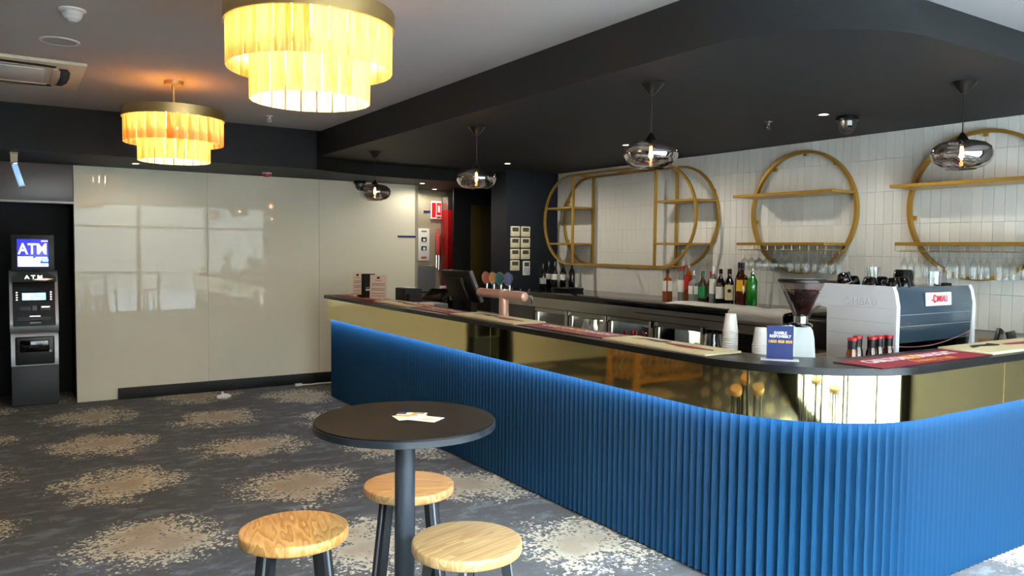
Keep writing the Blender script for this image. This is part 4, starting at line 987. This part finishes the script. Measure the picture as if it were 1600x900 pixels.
# red capped syrup bottles
for k, (x, y, l_) in enumerate(((3.62, 2.385, 'syrup bottle with red cap at the left, amber showing'), (3.735, 2.43, 'red-capped syrup bottle at the back, second from left'), (3.765, 2.37, 'red-capped syrup bottle in the middle of the five'), (3.845, 2.38, 'red-capped syrup bottle second from the right'), (3.915, 2.37, 'red-capped syrup bottle at the right end'))):
    bottle(l_, x, y, .9005, .262, .034, 'amber_liquid' if k == 0 else 'dark_amber', 'red_plastic', 'ink_black', 'red-capped syrup bottles', (.1, .5), neck=.62, sh=.54, capf=.045, neck_lab='black_plastic', name='syrup_bottle')
# right-hand end of the bench
t = thing('handset_phone', 'black handset resting on its stand at the right end of the bench', 'phone', (5.22, 2.44, .9)); MB().box(-.03, .03, -.045, .045, 0, .13, .006).build('cradle', 'black_plastic', t); h = MB().box(-.022, .022, -.015, .015, 0, .16, .006).build('handset', 'black_plastic', t); h.location = (-.03, 0, .08); h.rotation_euler = (0, .45, 0); MB().box(-.016, .016, -.0165, -.015, .05, .12).build('keypad', 'grey_plastic', h)
t = thing('wooden_block', 'small brown wooden box left of the handset', 'box', (5.12, 2.46, .9)); MB().box(-.03, .03, -.03, .03, 0, .165, .003).build('box_body', 'cardboard', t); MB().box(-.031, .031, -.031, .031, .165, .17).build('box_lid', 'cardboard', t)
t = thing('cardboard_box', 'open tan box right of the handset', 'box', (5.36, 2.46, .9)); MB().box(-.06, .06, -.04, .04, 0, .15, .003).build('box_body', 'cardboard', t); MB().box(-.07, -.03, -.04, .04, .15, .154).build('flap', 'cardboard', t)
t = thing('till_screen', 'black tilted till screen at the right picture edge', 'screen', (5.50, 2.44, .9)); s_ = MB().box(-.09, .09, -.008, .008, .06, .2, .004).build('display', 'black_plastic', t); s_.rotation_euler = (-.25, 0, .2); MB().box(-.05, .05, -.04, .05, 0, .012, .003).box(-.015, .015, -.01, .015, .012, .1).build('stand', 'black_plastic', t)
t = thing('paper_stack', 'stack of white paper beside the espresso machine', 'paper', (5.03, 2.62, .9))
for k in range(4): MB().box(-.05, .22, -.1+.005*k, .12, .03*k, .03*k+.026, .002).build('ream', 'white_paper', t)

# ================================================================== FAR END OF THE BAR
bt = thing('beer_tap', 'copper T-shaped beer tap tower with four badge handles', 'beer tap', (3.2, 5.08, .9))
MB().tube([(0, 0, 0), (0, 0, .385)], .038, 24).build('column', 'copper', bt, 60)
MB().lathe([(0, 0), (.065, 0), (.065, .012), (.04, .02), (0, .02)], n=28).build('base_flange', 'copper', bt)
MB().tube([(0, .36, .345), (0, .352, .345), (0, .34, .345), (0, -.27, .345), (0, -.282, .345)], .036, 24).build('crossbar', 'copper', bt, 60)
for s_, y in ((1, .36), (-1, -.282)): 
    c_ = MB().lathe([(0, 0), (.036, 0), (.03, .012), (.012, .018), (0, .018)], n=24).build('end_cap', 'copper', bt); c_.location = (0, y, .345); c_.rotation_euler = (-s_*PI/2, 0, 0)
for y, m_ in ((.255, 'badge_red'), (.148, 'badge_tan'), (.043, 'badge_teal'), (-.08, 'badge_blue')):
    hnd = MB().tube([(-.0, y, .375), (-.0, y, .43)], .010, 10).build('tap_handle', 'chrome', bt)
    po = [(.036*math.cos(2*PI*i/24), .052*math.sin(2*PI*i/24)) for i in range(24)]
    bd = MB().prism([(a, b_) for a, b_ in po], -.006, .006).build('badge_rim', 'chrome', hnd); bd.location = (-.012, y, .468); bd.rotation_euler = (PI/2, 0, -PI/3.2)
    bf = MB().prism([(a*.82, b_*.85) for a, b_ in po], .006, .0085).build('badge_face', m_, hnd); bf.location = (-.012, y, .468); bf.rotation_euler = (PI/2, 0, -PI/3.2)
for y in (.255, .148, .043, -.08, -.2):
    MB().tube([(.03, y, .345), (.10, y, .348), (.125, y, .335), (.13, y, .28)], .010, 10).build('spout', 'chrome', bt)
    MB().tube([(.09, y, .35), (.1, y, .385), (.105, y, .395)], .008, 8).build('tap_lever', 'black_plastic', bt)
# till monitor seen from behind
t = thing('till_monitor', 'large black touch-screen till seen from the side', 'till', (3.3, 5.66, .9))
MB().box(-.16, .11, -.2, .26, 0, .16, .01).box(-.06, .0, .0, .1, .16, .40, .006).build('stand', 'black_matte', t)
s_ = MB().box(-.02, .02, -.24, .24, -.14, .14, .008).build('screen_case', 'black_matte', t); s_.location = (-.12, .06, .385); s_.rotation_euler = (.0, -.41, 0)
MB().box(.0205, .0225, -.22, .22, -.12, .12).build('screen_glass', 'black_gloss', s_)
MB().box(-.006, .022, -.244, -.239, -.14, .14).build('silver_edge', 'atm_silver', s_)
MB().box(-.05, -.018, -.12, .12, -.09, .09, .008).build('rear_housing', 'black_matte', s_)
t = thing('receipt_printer', 'black receipt printer between the menu cards and the till', 'printer', (3.2, 6.80, .9)); MB().box(-.09, .09, -.11, .11, .0, .315, .008).build('body', 'black_matte', t); MB().box(-.07, .07, -.16, -.11, .0, .265, .006).build('paper_bin', 'black_matte', t); MB().box(-.03, .05, -.07, .07, .315, .318).build('paper_lip', 'white_paper', t)
t = thing('payment_terminal', 'tilted black payment terminal beside the till', 'payment terminal', (3.22, 6.24, .9)); MB().box(-.08, .08, -.06, .08, 0, .20, .006).build('stand', 'grey_plastic', t); s_ = MB().box(-.075, .075, -.13, .13, -.02, .02, .006).build('terminal_body', 'black_plastic', t); s_.location = (0, 0, .275); s_.rotation_euler = (.0, -.65, .3); MB().box(-.03, .06, -.1, .1, .02, .0215).build('terminal_screen', 'black_gloss', s_); MB().lathe([(0, -.022), (.012, -.022), (.012, -.02), (0, -.02)], n=14).build('emblem', 'grey_plastic', s_)
t = thing('till_box', 'low grey cash drawer under the payment terminal', 'cash drawer', (3.24, 6.45, .9)); MB().box(-.12, .12, -.12, .15, 0, .19, .004).build('drawer_case', 'ceramic_grey', t); MB().box(-.126, -.12, -.11, .14, .12, .18, .002).build('drawer_front', 'ac_plastic', t)
t = thing('paper_pad', 'small pink paper pad lying on the bar mat', 'paper pad', (3.01, 6.05, 1.1055)); MB().box(-.045, .045, -.08, .08, 0, .014, .001, 1).build('pad_sheets', 'paper_pink', t); MB().box(-.045, .045, .06, .08, .014, .0155).build('binding', 'red_soft', t)
def menu(label, x, y, z, rz, w, h, m_, lean, lines=True, name='menu_card'):
    t = thing(name, label, 'menu', (x, y, z), rz); sh_ = MB().box(-w/2, w/2, -.0015, .0015, 0, h).build('sheet', m_, t); sh_.rotation_euler = (-lean, 0, 0)
    MB().box(-w/2-.01, w/2+.01, -.02, .03, -.0, .006).build('holder', 'clear_glass', t)
    if lines:
        MB().box(-.015, .015, -.0022, -.0014, h*.84, h*.92).build('crest', 'ink_black', sh_)
        for k, zz in enumerate((.76, .62, .56, .42, .36, .22, .12)): MB().box(-w*(.2 if k == 0 else .4), w*(.2 if k == 0 else .4), -.0022, -.0014, h*zz, h*zz+.005).build('text_line', 'ink_grey', sh_)
    return t
menu('upright pink menu card with black crest at the far end of the bar', 3.0, 7.07, 1.0965, -.75, .17, .235, 'paper_pink', .06)
menu('narrow dark folded menu stand behind the pink card', 2.99, 7.28, 1.0965, -.62, .12, .24, 'black_matte', .03, False, 'menu_stand')
t = [o for o in C.objects if o.get('label', '').startswith('narrow dark')][0]; MB().box(-.03, .03, -.004, -.002, .07, .09).build('white_print', 'cap_white', t); MB().box(-.03, .03, -.004, -.002, .10, .105).build('print_line', 'copper', t); MB().box(-.06, -.057, -.06, 0, 0, .24).build('side_leaf', 'black_matte', t)
menu('leaning pink sheet, leftmost of the cards at the bar end', 2.97, 7.54, 1.0965, .35, .11, .25, 'paper_pink', -.02)
[o for o in C.objects if o.get('label', '').startswith('leaning pink')][0].children[0].rotation_euler = (.0, .42, 0)
t = thing('coaster_stack', 'low black stack beside the leaning sheet', 'coasters', (2.98, 7.40, 1.0965)); 
for k in range(3): MB().box(-.05, .05, -.04, .04, .009*k, .009*k+.008, .002).build('coaster', 'black_plastic', t)

# ================================================================== WALL FITTINGS
GC = 'wall thermostats on the dark wall'
rows = ['top', 'second', 'third', 'bottom']
for r in range(4):
    for c in range(2):
        x = 5.033+.148*c; z = 1.808-.135*r
        if r == 3 and c == 1: continue
        t = thing('wall_thermostat', '%s row, %s thermostat of the block on the dark wall' % (rows[r], ('left', 'right')[c]), 'thermostat', (x, 7.763, z), 0, GC)
        MB().box(-.063, .063, -.019, 0, -.061, .061, .004).build('case', 'cream_plastic', t); MB().box(-.044, .044, -.0205, -.018, .0, .045, .001, 1).build('display', 'lcd', t); MB().box(-.046, .046, -.0202, -.018, -.044, -.042).build('cover_line', 'ink_grey', t)
t = thing('wall_remote', 'white remote keypad below the thermostats at the right', 'remote control', (5.197, 7.763, 1.37)); MB().box(-.05, .05, -.02, 0, -.085, .085, .006).build('case', 'white_plastic', t); MB().box(-.035, .035, -.0215, -.019, .02, .07).build('display', 'lcd', t)
for i in range(3):
    for j in range(4): MB().box(-.034+.026*i, -.016+.026*i, -.0225, -.019, -.07+.02*j, -.057+.02*j).build('key', 'ink_grey', t)
YC = 9.6
t = thing('switch_board', 'white wall panel with two black switches in the service corridor', 'switch panel', (4.73, YC, 1.645)); MB().box(-.085, .085, -.03, 0, -.22, .22, .004).build('plate', 'white_plastic', t)
for z in (.07, -.05): MB().box(-.04, .04, -.036, -.03, z-.03, z+.03, .003).build('switch', 'ink_black', t); 
for z in (.06, -.06): MB().box(-.018, .018, -.042, -.035, z-.02, z+.02, .003).build('rocker', 'white_plastic', t)
MB().box(-.04, .04, -.032, -.03, -.19, -.165).build('red_caption', 'label_red', t); MB().box(-.04, .04, -.032, -.03, .17, .19).build('grey_caption', 'ink_grey', t)
t = thing('fire_sign', 'red and white fire equipment sign in the service corridor', 'sign', (4.915, YC-.03, 2.12)); MB().box(-.085, .075, -.01, 0, -.12, .12).build('plate', 'white_plastic', t); MB().box(-.072, -.012, -.013, -.01, -.10, .10).build('red_field', 'red_plastic', t); MB().box(.002, .068, -.013, -.01, -.07, .10).build('red_field', 'red_plastic', t); MB().box(.02, .05, -.015, -.013, -.03, .06).build('pictogram', 'cap_white', t); MB().box(.002, .068, -.013, -.01, -.11, -.085).build('red_bar', 'red_plastic', t)
t = thing('red_locker', 'tall red cabinet in the service corridor', 'cabinet', (5.12, YC-.02, .0)); MB().box(-.125, .115, -.2, 0, 1.05, 2.12, .004).build('door', 'red_door', t); MB().box(-.125, .115, -.2, 0, 2.12, 2.30, .004).build('steel_hood', 'steel', t); MB().box(-.12, .11, -.19, 0, 0, 1.05).build('base_cabinet', 'steel_dark', t); MB().box(-.19, .0, -.25, -.19, 1.03, 1.06, .004).build('shelf', 'red_door', t)
t = thing('hanging_gloves', 'red tool hanging by the red cabinet', 'hanging tool', (4.93, YC-.05, 1.5)); MB().box(-.03, .03, -.02, .02, 0, .28, .012).build('grip', 'red_soft', t); MB().tube([(-.02, 0, .27), (-.01, 0, .36), (.02, 0, .37), (.025, 0, .27)], .007, 8).build('loop', 'red_soft', t); MB().tube([(-.018, 0, 0), (-.018, 0, -.17)], .005, 8).tube([(.018, 0, 0), (.018, 0, -.2)], .005, 8).build('prongs', 'chrome', t)
t = thing('light_switch', 'small white switch plate low on the corridor wall', 'switch', (4.86, YC, 1.30)); MB().box(-.025, .025, -.012, 0, -.06, .06, .003).build('plate', 'white_plastic', t); MB().box(-.01, .01, -.016, -.012, -.02, .02).build('rocker', 'cap_white', t)
for x, l_ in ((4.905, 'white notice with a solid red disc, left of the pair'), (5.06, 'white notice with a red round prohibition symbol, right of the pair')):
    t = thing('safety_notice', l_, 'sign', (x, YC-.26, .99)); MB().box(-.05, .05, -.004, 0, -.1, .1).build('plate', 'white_plastic', t)
    k = MB().prism([(.042*math.cos(2*PI*i/24), .07*math.sin(2*PI*i/24)) for i in range(24)], 0, .002).build('red_disc', 'red_plastic', t); k.location = (0, -.004, .0); k.rotation_euler = (PI/2, 0, 0)
    if 'prohibition' in l_:
        MB().box(-.03, .03, -.008, -.006, -.01, .01).build('white_bar', 'cap_white', t); MB().box(-.04, .04, -.008, -.006, -.09, -.03).build('caption', 'cap_white', t)
t = thing('corridor_cooler', 'dark appliance at the back of the service corridor', 'appliance', (4.56, YC-.05, 0)); MB().box(-.2, .24, -.2, 0, 0, 1.36, .005).build('cabinet', 'grey_plastic', t); MB().box(-.19, .23, -.21, -.2, .1, .95).build('door', 'steel_dark', t); MB().box(-.1, .15, -.22, -.2, 1.0, 1.02).build('handle', 'black_plastic', t)

# ================================================================== WINDOW SIDE (seen mirrored in the glass wall)
t = thing('window_table', 'long high table by the street windows', 'table', (1.6, -.12, 0)); MB().box(-1.1, 1.1, -.2, .2, 1.0, 1.04, .004).build('table_top', 'table_top', t)
for x in (-1.0, 0, 1.0): MB().box(x-.03, x+.03, -.03, .03, 0, 1.0).build('leg', 'leg_black', t)

stool('wooden stool left of the window table, seen mirrored in the glass wall', 1.0, .3, .4, 'ash_wood', .7, 'stools at the window table')
stool('wooden stool at the middle of the window table, seen mirrored', 1.65, .32, .1, 'ash_wood', .7, 'stools at the window table')
stool('wooden stool right of the window table, seen mirrored', 2.3, .3, .7, 'ash_wood', .7, 'stools at the window table')

# carved lattice bench left of the picture, mirrored in the brass
t = thing('lattice_bench', 'carved honey-coloured wooden bench with lattice sides, mirrored in the brass', 'bench', (-1.15, 6.75, 0))
MB().box(-.75, .75, -.27, .27, .62, .67, .008).build('seat_board', 'ash_wood_honey', t)
for (x, y) in ((-.70, -.24), (.70, -.24), (-.70, .24), (.70, .24)): MB().box(x-.035, x+.035, y-.03, y+.03, 0, .62, .004).build('post', 'ash_wood_honey', t)
for y in (-.24, .24):
    for k in range(14):
        x = -.65+.1*k; MB().tube([(x, y, .10), (x+.05, y, .24), (x-.02, y, .40), (x+.04, y, .62)], .013, 6).build('lattice_bar', 'ash_wood_honey', t)
    MB().box(-.68, .68, y-.015, y+.015, .07, .12).build('lower_rail', 'ash_wood_honey', t)
for k in range(5):
    y = -.2+.1*k; MB().tube([(.70, y, .10), (.70, y+.04, .26), (.70, y-.02, .42), (.70, y+.02, .62)], .013, 6).build('lattice_bar', 'ash_wood_honey', t)
